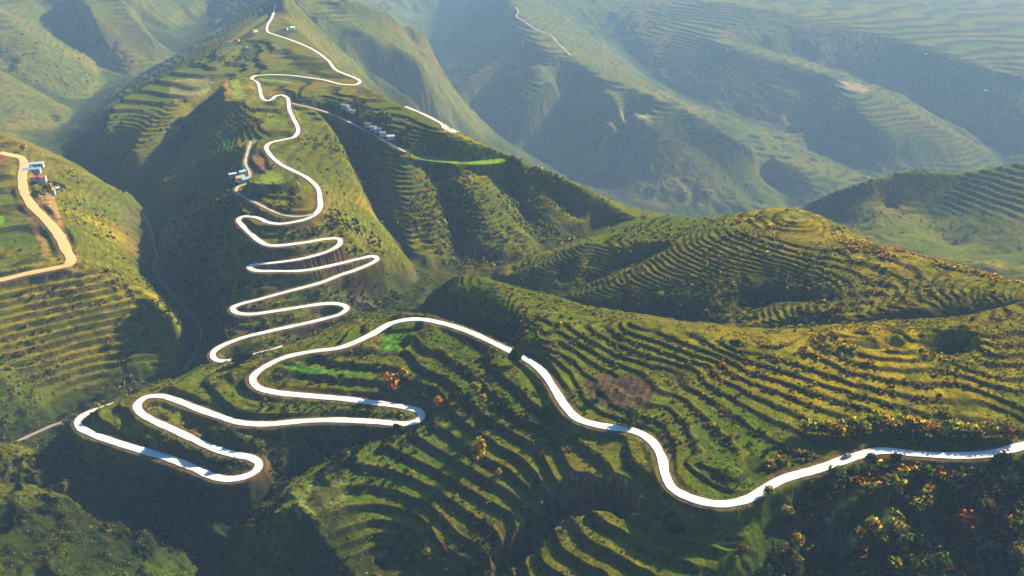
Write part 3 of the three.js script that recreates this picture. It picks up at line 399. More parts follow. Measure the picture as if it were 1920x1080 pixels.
// sward tinted by place, the near left hill's scrub with shade painted in: [x, z, radius, 1 dark green or 0 golden, share]
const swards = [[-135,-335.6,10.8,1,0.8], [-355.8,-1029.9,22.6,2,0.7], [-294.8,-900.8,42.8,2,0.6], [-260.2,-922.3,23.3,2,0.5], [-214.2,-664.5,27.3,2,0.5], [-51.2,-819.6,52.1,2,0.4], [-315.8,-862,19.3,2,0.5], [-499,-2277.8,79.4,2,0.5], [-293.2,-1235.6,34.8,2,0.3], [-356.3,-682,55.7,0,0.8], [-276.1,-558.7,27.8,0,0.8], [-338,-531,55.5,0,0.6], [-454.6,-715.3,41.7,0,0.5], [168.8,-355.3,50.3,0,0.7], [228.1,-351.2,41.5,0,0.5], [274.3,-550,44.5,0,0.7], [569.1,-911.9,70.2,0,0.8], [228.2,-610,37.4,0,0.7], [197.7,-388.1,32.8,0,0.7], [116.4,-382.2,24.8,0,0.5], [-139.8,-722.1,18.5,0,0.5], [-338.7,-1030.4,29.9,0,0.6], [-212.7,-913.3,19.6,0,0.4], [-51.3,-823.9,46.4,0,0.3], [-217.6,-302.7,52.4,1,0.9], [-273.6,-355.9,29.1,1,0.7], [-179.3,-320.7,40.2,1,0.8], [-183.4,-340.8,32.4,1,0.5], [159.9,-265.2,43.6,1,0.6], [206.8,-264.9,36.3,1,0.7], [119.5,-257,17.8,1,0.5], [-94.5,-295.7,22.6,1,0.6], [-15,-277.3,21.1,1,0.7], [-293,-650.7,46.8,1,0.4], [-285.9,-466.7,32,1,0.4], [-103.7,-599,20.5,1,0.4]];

// ---------------------------------------------------------------- the ground as one sheet, fine where it is near
const rows = [], cols = [];
for (let r = 175; r < 8800; r *= 1 + (r < 1200 ? 0.002 : r < 4000 ? 0.0033 : 0.0033 + 0.00001 * (r - 4000))) rows.push(r);
for (let a = -55; a < 66;) { cols.push(a * Math.PI / 180); a += a < -43 || a > 42.9 ? 0.5 : 0.11; }
const NC = cols.length, NR = rows.length, H = new Float32Array(NC * NR), tint = new Float32Array(NC * NR * 3), crop = new Int8Array(NC * NR).fill(-1);
const PX = (i, j) => rows[j] * Math.sin(cols[i]), PZ = (i, j) => -rows[j] * Math.cos(cols[i]);
const lip = new Float32Array(NC * NR), flat = new Float32Array(NC * NR), roadside = new Float32Array(NC * NR), upper = new Float32Array(NC * NR), cleft = new Float32Array(NC * NR);
for (let j = 0; j < NR; j++) for (let i = 0; i < NC; i++) {
  const k = j * NC + i, g = groundAt(PX(i, j), PZ(i, j), rows[j] * 0.002);
  H[k] = g.h; lip[k] = g.frac; flat[k] = g.terraced; roadside[k] = g.road; upper[k] = g.rel; cleft[k] = g.gorge;
}
const OLIVE = [0.115, 0.122, 0.004], GREEN = [0.058, 0.1, 0.004], DRY = [0.18, 0.13, 0.012], GOLDEN = [0.33, 0.225, 0.004], LIME = [0.2, 0.23, 0.006], SHADED_GREEN = [0.013, 0.021, 0.005], BANK = [0.034, 0.034, 0.008], CLIFF = [0.34, 0.23, 0.18], EARTH = [0.13, 0.082, 0.058], SHOULDER = [0.15, 0.085, 0.035], SCRUB = [0.02, 0.03, 0.008], RED = [0.1, 0.045, 0.03];
for (let j = 0; j < NR; j++) for (let i = 0; i < NC; i++) {
  const k = j * NC + i, x = PX(i, j), z = PZ(i, j), r = rows[j], c = [0, 0, 0];
  const i0 = Math.max(0, i - 1), i1 = Math.min(NC - 1, i + 1), j0 = Math.max(0, j - 1), j1 = Math.min(NR - 1, j + 1);
  const steep = Math.hypot((H[j * NC + i1] - H[j * NC + i0]) / (r * (cols[i1] - cols[i0])), (H[j1 * NC + i] - H[j0 * NC + i]) / (rows[j1] - rows[j0]));
  const n1 = fbm(x / 130, z / 130, 3), n2 = fbm(x / 34 + 40, z / 34, 3), y = H[k], n3 = noise2((x + 0.8 * y) / 5, (z - 0.7 * y) / 5), n4 = noise2((x + 0.9 * y) / 1.9 + 7, (z + 0.8 * y) / 1.9);
  const to = (rgb, t) => { for (let q = 0; q < 3; q++) c[q] = mix(c[q], rgb[q], t); };
  c[0] = OLIVE[0]; c[1] = OLIVE[1]; c[2] = OLIVE[2];
  to(GREEN, 0.9 * sstep(-0.05, 0.5, n1 + 0.6 * n2 + 0.25 * n3)); to(DRY, 0.75 * sstep(0.1, 0.55, -n1 + 0.7 * n2));
  let deep = 0;
  for (const q of swards) { const d = Math.hypot(x - q[0], z - q[1]); if (d < q[2] * 1.3) to(q[3] === 2 ? LIME : q[3] ? SHADED_GREEN : GOLDEN, q[4] * (1 - sstep(q[2] * 0.5, q[2] * 1.25, d + 0.3 * q[2] * n2)) * (q[3] === 1 ? (deep = 1) : sstep(-0.5, 0.3, n2 + 0.3 * n3))); }
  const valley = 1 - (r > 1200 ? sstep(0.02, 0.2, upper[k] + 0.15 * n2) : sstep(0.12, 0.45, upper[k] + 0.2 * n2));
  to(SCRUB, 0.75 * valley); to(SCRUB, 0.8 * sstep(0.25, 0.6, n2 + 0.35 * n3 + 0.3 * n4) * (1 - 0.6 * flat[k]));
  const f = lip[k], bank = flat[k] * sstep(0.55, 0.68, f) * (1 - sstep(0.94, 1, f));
  to(BANK, 0.7 * bank); to(DRY, 0.5 * flat[k] * (sstep(0.9, 1, f) + 1 - sstep(0, 0.12, f)));  // scrubby bank colour with shade painted in; lips painted paler, as sunlit
  let b = 0; for (const q of bare) { const d = Math.hypot(x - q[0], z - q[1]); if (d < q[2] * 1.4) b = Math.max(b, q[3] * (1 - sstep(q[2] * 0.5, q[2] * 1.3, d))); }
  to(EARTH, Math.min(1, (sstep(0.75, 1.3, steep + 0.3 * n2) * (0.22 + 0.38 * valley) + b * sstep(0.35, 0.9, steep) ) * (1 - 0.7 * bank) * (1 - 0.8 * deep)) * (0.6 + 0.4 * n3));
  if (b > 0.3) to(RED, 0.35 * b * sstep(0.3, 0.8, steep + 0.3 * n3));
  to(EARTH, 0.95 * cleft[k] * sstep(0.5, 1.1, steep) * (0.7 + 0.3 * n3)); to(CLIFF, 0.7 * sstep(0.02, 0.2, cleft[k]) * (1 - sstep(0.7, 1, cleft[k])) * sstep(0.6, 1.2, steep) * sstep(-0.3, 0.3, n3 + n2)); to(SCRUB, 0.7 * cleft[k] * (1 - sstep(0.5, 1, steep)));
  const rd = roadside[k]; if (rd < 12) { to(SHOULDER, (1 - sstep(0.8, 3.2, rd + 1.5 * n3 + 2 * n2)) * 0.9); to(RED, 0.6 * (1 - 0.9 * deep) * sstep(0.45, 0.9, steep) * (1 - sstep(2.5, 5.5, rd + 2 * n3 + 2 * n2))); }
  const cr = steep < 1.7 || r > 900 ? fieldAt(x + 1.5 * n3, z + 1.5 * n4) : -1; crop[k] = cr;
  if (cr >= 0 && rd > 0.5) { const fl = fields[cr]; to(fl.rgb, 0.92 * (1 - 0.5 * bank)); if (fl.rows) { const s = 0.8 + 0.2 * Math.sin((x * 0.8 + z * 0.35 + 2 * n2) * 1.6); for (let q = 0; q < 3; q++) c[q] *= s; } }
  const v = 1 + 0.3 * n3 + 0.32 * n4 + 0.2 * n2;
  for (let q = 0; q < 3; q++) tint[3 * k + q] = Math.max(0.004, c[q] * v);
}
function clothTexture(size, seed, lo) {        // fine grain of tufts, as a multiplier
  const d = new Uint8Array(size * size * 4);
  for (let y = 0; y < size; y++) for (let x = 0; x < size; x++) {
    const w = (fx) => { const a = x / size * fx, b = y / size * fx, i = Math.floor(a), j = Math.floor(b), u = a - i, v = b - j, q = (m, n) => hash2((m % fx) + seed, (n % fx) + seed * 3); return mix(mix(q(i, j), q(i + 1, j), u), mix(q(i, j + 1), q(i + 1, j + 1), u), v); };
    const s = 0.4 * w(16) + 0.35 * w(48) + 0.25 * w(128), g = Math.round(255 * (lo + (1 - lo) * Math.min(1, Math.max(0, s * 1.9 - 0.45)))), o = 4 * (y * size + x);
    d[o] = d[o + 1] = d[o + 2] = g; d[o + 3] = 255;
  }
  const t = new THREE.DataTexture(d, size, size); t.wrapS = t.wrapT = THREE.RepeatWrapping; t.magFilter = THREE.LinearFilter; t.minFilter = THREE.LinearMipmapLinearFilter; t.generateMipmaps = true; t.needsUpdate = true;
  return t;
}
const grain = clothTexture(512, 5, 0.3);
const earthMaterial = new THREE.MeshPhysicalMaterial({ vertexColors: true, roughness: 1, specularIntensity: 0, map: grain, bumpMap: grain, bumpScale: 0.25 });
earthMaterial.name = 'grass and earth';
{
  const pos = new Float32Array(NC * NR * 3), uv = new Float32Array(NC * NR * 2);
  for (let j = 0; j < NR; j++) for (let i = 0; i < NC; i++) { const k = j * NC + i; pos[3 * k] = PX(i, j); pos[3 * k + 1] = H[k]; pos[3 * k + 2] = PZ(i, j); uv[2 * k] = pos[3 * k] / 14; uv[2 * k + 1] = pos[3 * k + 2] / 14; }
  const lists = new Map();
  const tri = (n, a, b, c) => { if (!lists.has(n)) lists.set(n, []); lists.get(n).push(a, b, c); };
  for (let j = 0; j < NR - 1; j++) for (let i = 0; i < NC - 1; i++) {
    const k = j * NC + i, a = crop[k], n = a >= 0 && a === crop[k + 1] && a === crop[k + NC] && a === crop[k + NC + 1] ? a : -1;
    tri(n, k, k + 1, k + NC); tri(n, k + 1, k + NC + 1, k + NC);
  }
  const whole = new THREE.BufferGeometry(); whole.setAttribute('position', new THREE.BufferAttribute(pos, 3));
  whole.setIndex(new THREE.BufferAttribute(new Uint32Array([...lists.values()].reduce((s, l) => s + l.length, 0)), 1));
  { let o = 0; const ix = whole.index.array; for (const l of lists.values()) for (let q = 0; q < l.length; q++) ix[o++] = l[q]; }
  whole.computeVertexNormals(); const nor = whole.attributes.normal.array;
  for (const [n, l] of lists) {
    const map = new Map(), used = []; const idx = new Uint32Array(l.length);
    if (n < 0) { const seen = new Int32Array(NC * NR).fill(-1); for (let q = 0; q < l.length; q++) { if (seen[l[q]] < 0) { seen[l[q]] = used.length; used.push(l[q]); } idx[q] = seen[l[q]]; } }
    else for (let q = 0; q < l.length; q++) { if (!map.has(l[q])) { map.set(l[q], used.length); used.push(l[q]); } idx[q] = map.get(l[q]); }
    const g = new THREE.BufferGeometry(), pick = (src, w) => { const o = new Float32Array(used.length * w); used.forEach((s, t) => { for (let c = 0; c < w; c++) o[w * t + c] = src[w * s + c]; }); return new THREE.BufferAttribute(o, w); };
    g.setAttribute('position', pick(pos, 3)); g.setAttribute('normal', pick(nor, 3)); g.setAttribute('uv', pick(uv, 2)); g.setAttribute('color', pick(tint, 3)); g.setIndex(new THREE.BufferAttribute(idx, 1));
    const m = new THREE.Mesh(g, earthMaterial); m.castShadow = m.receiveShadow = true;
    m.name = n < 0 ? 'hills' : numbered('crop_field'); m.userData = { kind: 'structure', label: n < 0 ? 'terraced grassy hills cut by deep gullies' : fields[n].label, category: n < 0 ? 'hills' : 'field' };
    scene.add(m);
  }
}
function numbered(name) { numbered.seen ??= {}; const n = numbered.seen[name] ?? 0; numbered.seen[name] = n + 1; return n ? name + '_' + String(n).padStart(3, '0') : name; }
function landAt(x, z) {                         // height of the built sheet
  const th = Math.atan2(x, -z), r = Math.hypot(x, z); let lo = 0, hi = NR - 1; while (hi - lo > 1) { const m = (lo + hi) >> 1; rows[m] > r ? hi = m : lo = m; }
  let a = 0, b = NC - 1; while (b - a > 1) { const m = (a + b) >> 1; cols[m] > th ? b = m : a = m; }
  const u = (th - cols[a]) / (cols[b] - cols[a]), v = (r - rows[lo]) / (rows[hi] - rows[lo]);
  return mix(mix(H[lo * NC + a], H[lo * NC + b], u), mix(H[hi * NC + a], H[hi * NC + b], u), v);
}

// ---------------------------------------------------------------- roads: slabs on the benches cut for them
const PALE = new THREE.MeshStandardMaterial({ color: new THREE.Color().setRGB(0.5, 0.48, 0.44), roughness: 0.85, map: clothTexture(256, 11, 0.86) });
const DIRT = new THREE.MeshStandardMaterial({ color: new THREE.Color().setRGB(0.46, 0.29, 0.11), roughness: 1, map: clothTexture(256, 12, 0.7) });
const LANE = new THREE.MeshStandardMaterial({ color: new THREE.Color().setRGB(0.3, 0.26, 0.19), roughness: 1, map: clothTexture(256, 13, 0.7) });
const DIM = new THREE.MeshStandardMaterial({ color: new THREE.Color().setRGB(0.13, 0.12, 0.07), roughness: 1 }); DIM.name = 'grassy footpath';
PALE.name = 'pale concrete'; DIRT.name = 'orange dirt'; LANE.name = 'trodden earth';
const roadLook = { 'main road': [PALE, 'road', 'long pale concrete road winding over the front hill in loops'], 'switchback road': [PALE, 'road', 'pale concrete road zigzagging down the middle ridge'], 'village lane': [LANE, 'path', 'thin lane leading right to the hamlet'], 'ridge track': [PALE, 'path', 'short pale track on the ridge crest'],
  'orchard track': [LANE, 'path', 'grey track round the knob with the round field'], 'dirt road': [DIRT, 'road', 'orange dirt road over the left hill'], 'valley track': [DIM, 'path', 'faint footpath along the left valley floor'], 'gully track': [LANE, 'path', 'brown track into the near gully'], 'far ridge road': [LANE, 'path', 'dusty track on the far ridge crest'] };
for (const r of roads) {
  if (!roadLook[r.name]) continue;                // level benches that carry crops, not a road
  const p = r.pts, n = p.length, prof = [[-0.5, -0.6], [-0.5, 0.02], [-0.48, 0.06], [-0.25, 0.1], [0, 0.12], [0.25, 0.1], [0.48, 0.06], [0.5, 0.02], [0.5, -0.6]], V = [], U = [], I = [], w = prof.length;
  let run = 0;
  for (let k = 0; k < n; k++) {
    const a = p[Math.max(0, k - 2)], b = p[Math.min(n - 1, k + 2)], l = Math.hypot(b[0] - a[0], b[1] - a[1]) || 1, nx = -(b[1] - a[1]) / l, nz = (b[0] - a[0]) / l;
    if (k) run += Math.hypot(p[k][0] - p[k - 1][0], p[k][1] - p[k - 1][1]);
    const wd = r.width * (1 + 0.1 * noise2(run / 9, 3) + 0.07 * noise2(run / 2.3, 8) + (r.name.includes('track') ? 0.25 * noise2(run / 4, 9) : 0));
    for (const [s, y] of prof) { V.push(p[k][0] + nx * s * wd, p[k][2] + y, p[k][1] + nz * s * wd); U.push(s * wd / 6, run / 6); }
    if (k) for (let q = 0; q < w - 1; q++) { const o = (k - 1) * w + q; I.push(o, o + 1, o + w, o + 1, o + w + 1, o + w); }
  }
  const g = new THREE.BufferGeometry(); g.setAttribute('position', new THREE.Float32BufferAttribute(V, 3)); g.setAttribute('uv', new THREE.Float32BufferAttribute(U, 2)); g.setIndex(I); g.computeVertexNormals();
  const [mat, name, label] = roadLook[r.name], m = new THREE.Mesh(g, mat); m.name = numbered(name); m.userData = { kind: 'structure', label, category: name }; m.castShadow = m.receiveShadow = true; scene.add(m);
}
// ---------------------------------------------------------------- shrubs and trees
function lcg(seed) { let s = seed >>> 0; return () => { s = Math.imul(s, 1664525) + 1013904223 >>> 0; return s / 4294967296; }; }
function crownGeometry(seed, count, leaf, squash = 0.9, lobes = 6) {   // many small leaf sprays filling an uneven, lobed volume of unit radius
  const rnd = lcg(seed), P = [], N = [], C = [], I = [], L = [];
  for (let k = 0; k < lobes; k++) { const a = k / lobes * 6.283 + rnd(), e = rnd() * 1.5 - 0.45; L.push([0.5 * Math.cos(a) * Math.cos(e), 0.55 * Math.sin(e), 0.5 * Math.sin(a) * Math.cos(e), 0.42 + 0.22 * rnd()]); }
  L.push([0, 0.1, 0, 0.6]);
  const v = new THREE.Vector3(), a = new THREE.Vector3(), b = new THREE.Vector3();
  for (let k = 0; k < count; k++) {
    const l = L[Math.floor(rnd() * L.length)], u = rnd() * 2 - 1, t = rnd() * 6.283, s = Math.sqrt(1 - u * u), rad = l[3] * (0.72 + 0.36 * Math.sqrt(rnd()));
    v.set(s * Math.cos(t), u, s * Math.sin(t)); const x = l[0] + v.x * rad, y = (l[1] + v.y * rad) * squash, z = l[2] + v.z * rad;
    a.set(rnd() - 0.5, rnd() - 0.5, rnd() - 0.5).normalize().addScaledVector(v, -0.35).normalize(); b.crossVectors(a, v.clone().add(new THREE.Vector3(rnd() - 0.5, rnd() - 0.5, rnd() - 0.5).multiplyScalar(1.3))).normalize();
    const w = leaf * (0.6 + 0.8 * rnd()), tone = (0.8 + 0.55 * rnd()) * (0.82 + 0.25 * (l[3] - 0.42) / 0.22), o = P.length / 3;
    for (const [p, q] of [[-1, -0.7], [1, -0.8], [0.8, 0.9], [-0.9, 0.7]]) { P.push(x + (a.x * p + b.x * q) * w, y + (a.y * p + b.y * q) * w, z + (a.z * p + b.z * q) * w); N.push(v.x * 0.7 + x * 0.3, v.y * 0.7 + y * 0.3 + 0.1, v.z * 0.7 + z * 0.3); C.push(tone, tone, tone); }
    I.push(o, o + 1, o + 2, o, o + 2, o + 3);
  }
  const g = new THREE.BufferGeometry(); g.setAttribute('position', new THREE.Float32BufferAttribute(P, 3)); g.setAttribute('normal', new THREE.Float32BufferAttribute(N, 3)); g.setAttribute('color', new THREE.Float32BufferAttribute(C, 3)); g.setIndex(I); g.normalizeNormals(); return g;
}
const leafMaterial = (r, g, b) => new THREE.MeshPhysicalMaterial({ color: new THREE.Color().setRGB(r, g, b), vertexColors: true, roughness: 1, specularIntensity: 0.1, transmission: 0.45, thickness: 0, side: THREE.DoubleSide });
const palettes = {
  gold: [[0.62, 0.42, 0.01], [0.66, 0.3, 0.01], [0.5, 0.42, 0.012], [0.36, 0.34, 0.014], [0.6, 0.2, 0.01]],
  olive: [[0.22, 0.23, 0.014], [0.3, 0.27, 0.016], [0.12, 0.16, 0.012], [0.14, 0.2, 0.016], [0.45, 0.33, 0.014]],
  green: [[0.045, 0.08, 0.012], [0.06, 0.1, 0.014], [0.035, 0.06, 0.01], [0.1, 0.13, 0.015], [0.16, 0.15, 0.015]],
};
{ // shrubs: one mass that nobody could count, thickest on the banks between terraces
  const shapes = [crownGeometry(3, 26, 0.34, 0.8, 4), crownGeometry(4, 26, 0.36, 0.7, 3), crownGeometry(5, 30, 0.32, 0.95, 5)];
  const put = [[], [], []], rnd = lcg(77);
  const sow = (x, z, rad, count, palette, size, bankShare = 0.75) => {
    for (let k = 0; k < count; k++) {
      const a = rnd() * 6.283, d = rad * Math.sqrt(rnd()), px = x + d * Math.cos(a), pz = z + d * Math.sin(a), pick = rnd(), tone = palettes[palette][Math.floor(rnd() * 5)], s = size * (0.45 + 0.85 * rnd() * rnd() + 0.2 * rnd());
      if (Math.hypot(px, pz) < 185) continue;
      const g = groundAt(px, pz, 1); if (g.road < 2.2 + s || fieldAt(px, pz) >= 0) continue;
      if (g.terraced > 0.4 && pick < bankShare && (g.frac < 0.55 || g.frac > 0.98)) continue;
      if (noise2(px / 22, pz / 22) + 0.5 * noise2(px / 70, pz / 70) < -0.25 + 0.2 * (pick - 0.5)) continue;
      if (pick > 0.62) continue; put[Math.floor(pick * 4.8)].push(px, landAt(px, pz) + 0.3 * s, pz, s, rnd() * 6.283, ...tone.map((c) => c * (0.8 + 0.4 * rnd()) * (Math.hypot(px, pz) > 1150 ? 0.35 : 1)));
    }
  };
  for (const q of [[-343.7,-514.4,55,500], [-314,-536.3,32.2,150], [-343.8,-484,26.9,200]]) sow(q[0], q[1], q[2], q[3], 'gold', 1.3);
  for (const q of [[-381.5,-617.9,62.3,160], [-371.9,-699,56.9,160], [-281.9,-563.6,35.1,200], [-476.4,-756.6,46.9,150]]) sow(q[0], q[1], q[2], q[3], 'olive', 1.5, 0.3);
  for (const q of [[153.1,-357.9,45.5,500], [219.7,-351.2,41.2,600], [107.1,-364.1,19.5,150], [205.3,-384.8,29.6,200], [136.1,-378.8,24.9,250], [13.2,-430.8,19.9,160]]) sow(q[0], q[1], q[2], q[3], 'gold', 1.15);
  for (const q of [[99.4,-328.5,30.8,380], [161.1,-331.9,36.5,300], [161.4,-383.8,22.3,120], [94.9,-375.6,24.4,150], [55.2,-391.4,21.7,250]]) sow(q[0], q[1], q[2], q[3], 'olive', 1.2);
  for (const q of [[171.9,-522.3,61.1,800], [119,-552.3,46,450], [235.3,-490,50.1,600], [183.5,-459.5,30,600]]) sow(q[0], q[1], q[2], q[3], 'olive', 1.7);
  for (const q of [[274.3,-550,33.3,700], [316.4,-534,36,900], [327.3,-486.3,25.5,700], [243.7,-576.7,31.7,400], [188.9,-590.9,31.4,250], [207.7,-450.7,11.2,200]]) sow(q[0], q[1], q[2], q[3], 'gold', 1.6);
  for (const q of [[149.9,-269,43.5,450], [198.1,-271.9,39,600], [125,-257.9,23.2,250], [89.1,-256.4,27.2,200], [205.1,-256.7,28,400], [159.8,-245.2,25.8,250]]) sow(q[0], q[1], q[2], q[3], 'green', 1.9, 0);
  for (const q of [[141,-264.9,26.4,320], [188,-272.3,27.8,280], [128.9,-279.5,18.3,120], [168.8,-289.6,27.5,120], [207.3,-266.5,22.4,120]]) sow(q[0], q[1], q[2], q[3], 'gold', 1.9, 0);
  for (const q of [[-81.7,-349.4,28.8,700], [-33.7,-380.5,34.1,380], [-120.4,-360.3,25.4,400], [-2.9,-350.5,23.3,260], [-108.5,-397.4,36.3,420], [-176.5,-366.8,36.5,400], [-182.6,-335.5,38.9,900], [-137.8,-329.8,25,700], [-260.5,-365.7,29.1,500], [-15,-277.3,18.5,300], [-229.2,-381.4,28.4,200]]) sow(q[0], q[1], q[2], q[3], 'green', 1.4, 0.5);
  for (const q of [[-30.1,-319.9,36.7,260], [11,-331.7,25.3,160], [-105,-414.4,30.4,120], [-58.5,-299.4,19.7,60]]) sow(q[0], q[1], q[2], q[3], 'olive', 0.9, 0.9);
  for (const q of [[-280.7,-684.3,29.1,500], [-247,-663.3,15.2,200], [-313.6,-696.2,19.2,160], [-111.3,-792.8,31.2,260], [-66.1,-775.2,33.4,300], [22.5,-794.4,31.2,220], [-149,-814.1,23.5,160]]) sow(q[0], q[1], q[2], q[3], 'gold', 2);
  for (const q of [[-202.9,-645,26.6,130], [-182.1,-595,31.6,350], [-167.6,-562.2,39.1,600], [-229,-559.6,45.2,700], [-280.5,-625.1,40.4,600], [-138.1,-633.6,25.9,400], [-113.6,-582.2,26.6,500], [-162.1,-531.3,42,400]]) sow(q[0], q[1], q[2], q[3], 'green', 1.7, 0.3);
  for (const q of [[-69.4,-742.2,48.5,1000], [27.8,-771.6,44.6,700], [-145.7,-889.1,44,400], [-170.1,-881.4,31.4,300], [-198,-842.6,33.4,400], [-41.4,-710.1,41.6,500], [-305.5,-915.8,36.9,250], [654.6,-1233.2,119.2,700], [674.8,-1295.3,72,260], [118.4,-624.8,37.1,400]]) sow(q[0], q[1], q[2], q[3], 'olive', 2, 0.5);
  for (const q of [[73.1,-2749.5,189.5,900], [309.8,-2380.4,201.2,1500], [525.4,-2215.4,176.6,900], [-110.6,-2714.2,170,600], [882.4,-2980.7,279.3,900], [1127,-2570.9,253.8,900], [-456.4,-1009.6,84.7,700], [-1076.4,-1893.2,164,500], [-463.1,-1300.8,56.8,300], [1499.1,-3037.4,302.6,700]]) sow(q[0], q[1], q[2], q[3], 'olive', 2.6, 0.5);
  for (const q of [[-194.5,-941,20,60], [-157.9,-886.5,22,90], [-126.2,-852.9,18.1,50], [-260.2,-722.5,13.6,60], [-445.8,-720.3,17.9,30]]) sow(q[0], q[1], q[2], q[3], 'green', 3.2, 0);
  { const r2 = lcg(9); for (let k = 0; k < 60; k++) { const r = 300 * Math.pow(3, r2()), a = (r2() * 76 - 38) * Math.PI / 180; sow(r * Math.sin(a), -r * Math.cos(a), r * 0.16, 110, 'olive', 1.1 + r / 900, 0.3); } }
  const m4 = new THREE.Matrix4(), qt = new THREE.Quaternion(), up = new THREE.Vector3(0, 1, 0), col = new THREE.Color(), mat = leafMaterial(1, 1, 1); mat.name = 'shrub leaves';
  let total = 0;
  put.forEach((l, n) => {
    const inst = new THREE.InstancedMesh(shapes[n], mat, l.length / 8);
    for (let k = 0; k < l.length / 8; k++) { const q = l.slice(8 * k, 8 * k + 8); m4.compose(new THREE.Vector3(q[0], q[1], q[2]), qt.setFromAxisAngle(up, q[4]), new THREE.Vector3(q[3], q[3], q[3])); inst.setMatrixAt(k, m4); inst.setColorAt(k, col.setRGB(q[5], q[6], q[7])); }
    inst.name = numbered('shrubbery'); inst.castShadow = inst.receiveShadow = true; total += l.length / 8;
    inst.userData = { kind: 'stuff', label: ['low shrubs scattered thickly over the banks and gullies', 'broad low shrubs scattered over the banks and gullies', 'upright shrubs scattered over the banks and gullies'][n], category: 'shrubs' }; scene.add(inst);
  });
  console.log('shrubs', total);
}
{ // tussocks: tall grass that stands out of the sward where it is near
  const rnd = lcg(501), blade = crownGeometry(9, 7, 0.45, 0.6, 2), spots = [];
  const tones = [[0.1, 0.095, 0.008], [0.16, 0.12, 0.012], [0.05, 0.08, 0.008], [0.03, 0.045, 0.008], [0.2, 0.14, 0.02], [0.07, 0.085, 0.008]];
  for (let k = 0; k < 95000; k++) {
    const r = 200 * Math.pow(3.1, Math.sqrt(rnd())), a = (rnd() * 82 - 41) * Math.PI / 180, x = r * Math.sin(a), z = -r * Math.cos(a), pick = rnd(), s = (0.3 + 0.45 * rnd() * rnd()) * (0.8 + r / 900);
    if (noise2(x / 9, z / 9) + 0.6 * noise2(x / 31, z / 31) + 0.5 * (pick - 0.5) < 0) continue;
    if (calm(x, z) > 0.5 && pick > 0.45) continue;
    const nr = nearRoad(x, z); if (nr && nr[0] < 0.7 + s && roadLook[roads[nr[2]].name]) continue;
    if (fieldAt(x, z) >= 0 && pick > 0.2) continue;
    spots.push(x, landAt(x, z) + 0.12 * s, z, s, rnd() * 6.283, Math.floor(pick * 5.99), 0.75 + 0.6 * rnd());
  }
  const n = spots.length / 7, inst = new THREE.InstancedMesh(blade, leafMaterial(1, 1, 1), n), m4 = new THREE.Matrix4(), qt = new THREE.Quaternion(), up = new THREE.Vector3(0, 1, 0), col = new THREE.Color();
  for (let k = 0; k < n; k++) { const q = spots.slice(7 * k, 7 * k + 7), t = tones[q[5]]; m4.compose(new THREE.Vector3(q[0], q[1], q[2]), qt.setFromAxisAngle(up, q[4]), new THREE.Vector3(q[3], q[3], q[3])); inst.setMatrixAt(k, m4); inst.setColorAt(k, col.setRGB(t[0] * q[6], t[1] * q[6], t[2] * q[6])); }
  inst.name = 'grass_tussocks'; inst.castShadow = inst.receiveShadow = true; inst.userData = { kind: 'stuff', label: 'tussocks of tall grass over the nearer slopes', category: 'grass' }; scene.add(inst);
  console.log('tussocks', n);
}
const ORD = ['', 'first', 'second', 'third', 'fourth', 'fifth', 'sixth', 'seventh', 'eighth', 'ninth', 'tenth', 'eleventh', 'twelfth', 'thirteenth', 'fourteenth', 'fifteenth', 'sixteenth', 'seventeenth', 'eighteenth', 'nineteenth', 'twentieth'];
const bark = new THREE.MeshStandardMaterial({ color: new THREE.Color().setRGB(0.11, 0.08, 0.055), roughness: 1 });
function trunkGeometry(seed) {                  // tapered stem with five limbs reaching into the crown
  const rnd = lcg(seed), parts = [], stem = new THREE.CylinderGeometry(0.05, 0.1, 1.15, 7, 3); stem.translate(0, 0.55, 0); parts.push(stem);
  for (let k = 0; k < 5; k++) { const limb = new THREE.CylinderGeometry(0.018, 0.045, 0.75, 5); limb.translate(0, 0.36, 0); limb.rotateZ(0.5 + 0.4 * rnd()); limb.rotateY(k * 1.257 + rnd()); limb.translate(0, 0.62 + 0.35 * rnd(), 0); parts.push(limb); }
  return mergeGeometries(parts);
}
const protoTrees = [0, 1, 2, 3, 4].map((n) => { const g = new THREE.Group(), t = new THREE.Mesh(trunkGeometry(20 + n), bark), c = new THREE.Mesh(crownGeometry(31 + n, 420, 0.125, n === 4 ? 1.5 : 0.95, 7)); t.name = 'trunk'; c.name = 'crown'; c.position.y = n === 4 ? 1.75 : 1.3; t.castShadow = c.castShadow = t.receiveShadow = c.receiveShadow = true; g.add(t, c); return g; });
const leafTones = { 'yellow green': [0.5, 0.46, 0.014], 'golden yellow': [0.75, 0.5, 0.01], orange: [0.8, 0.34, 0.012], 'red orange': [0.75, 0.18, 0.012], olive: [0.36, 0.33, 0.016], green: [0.12, 0.2, 0.014], 'dark green': [0.02, 0.045, 0.01], 'russet brown': [0.2, 0.095, 0.018] };
const leafMats = {}; for (const [k, c] of Object.entries(leafTones)) { leafMats[k] = leafMaterial(...c); leafMats[k].name = k + ' leaves'; }
let treeCount = 0;
const counted = {};
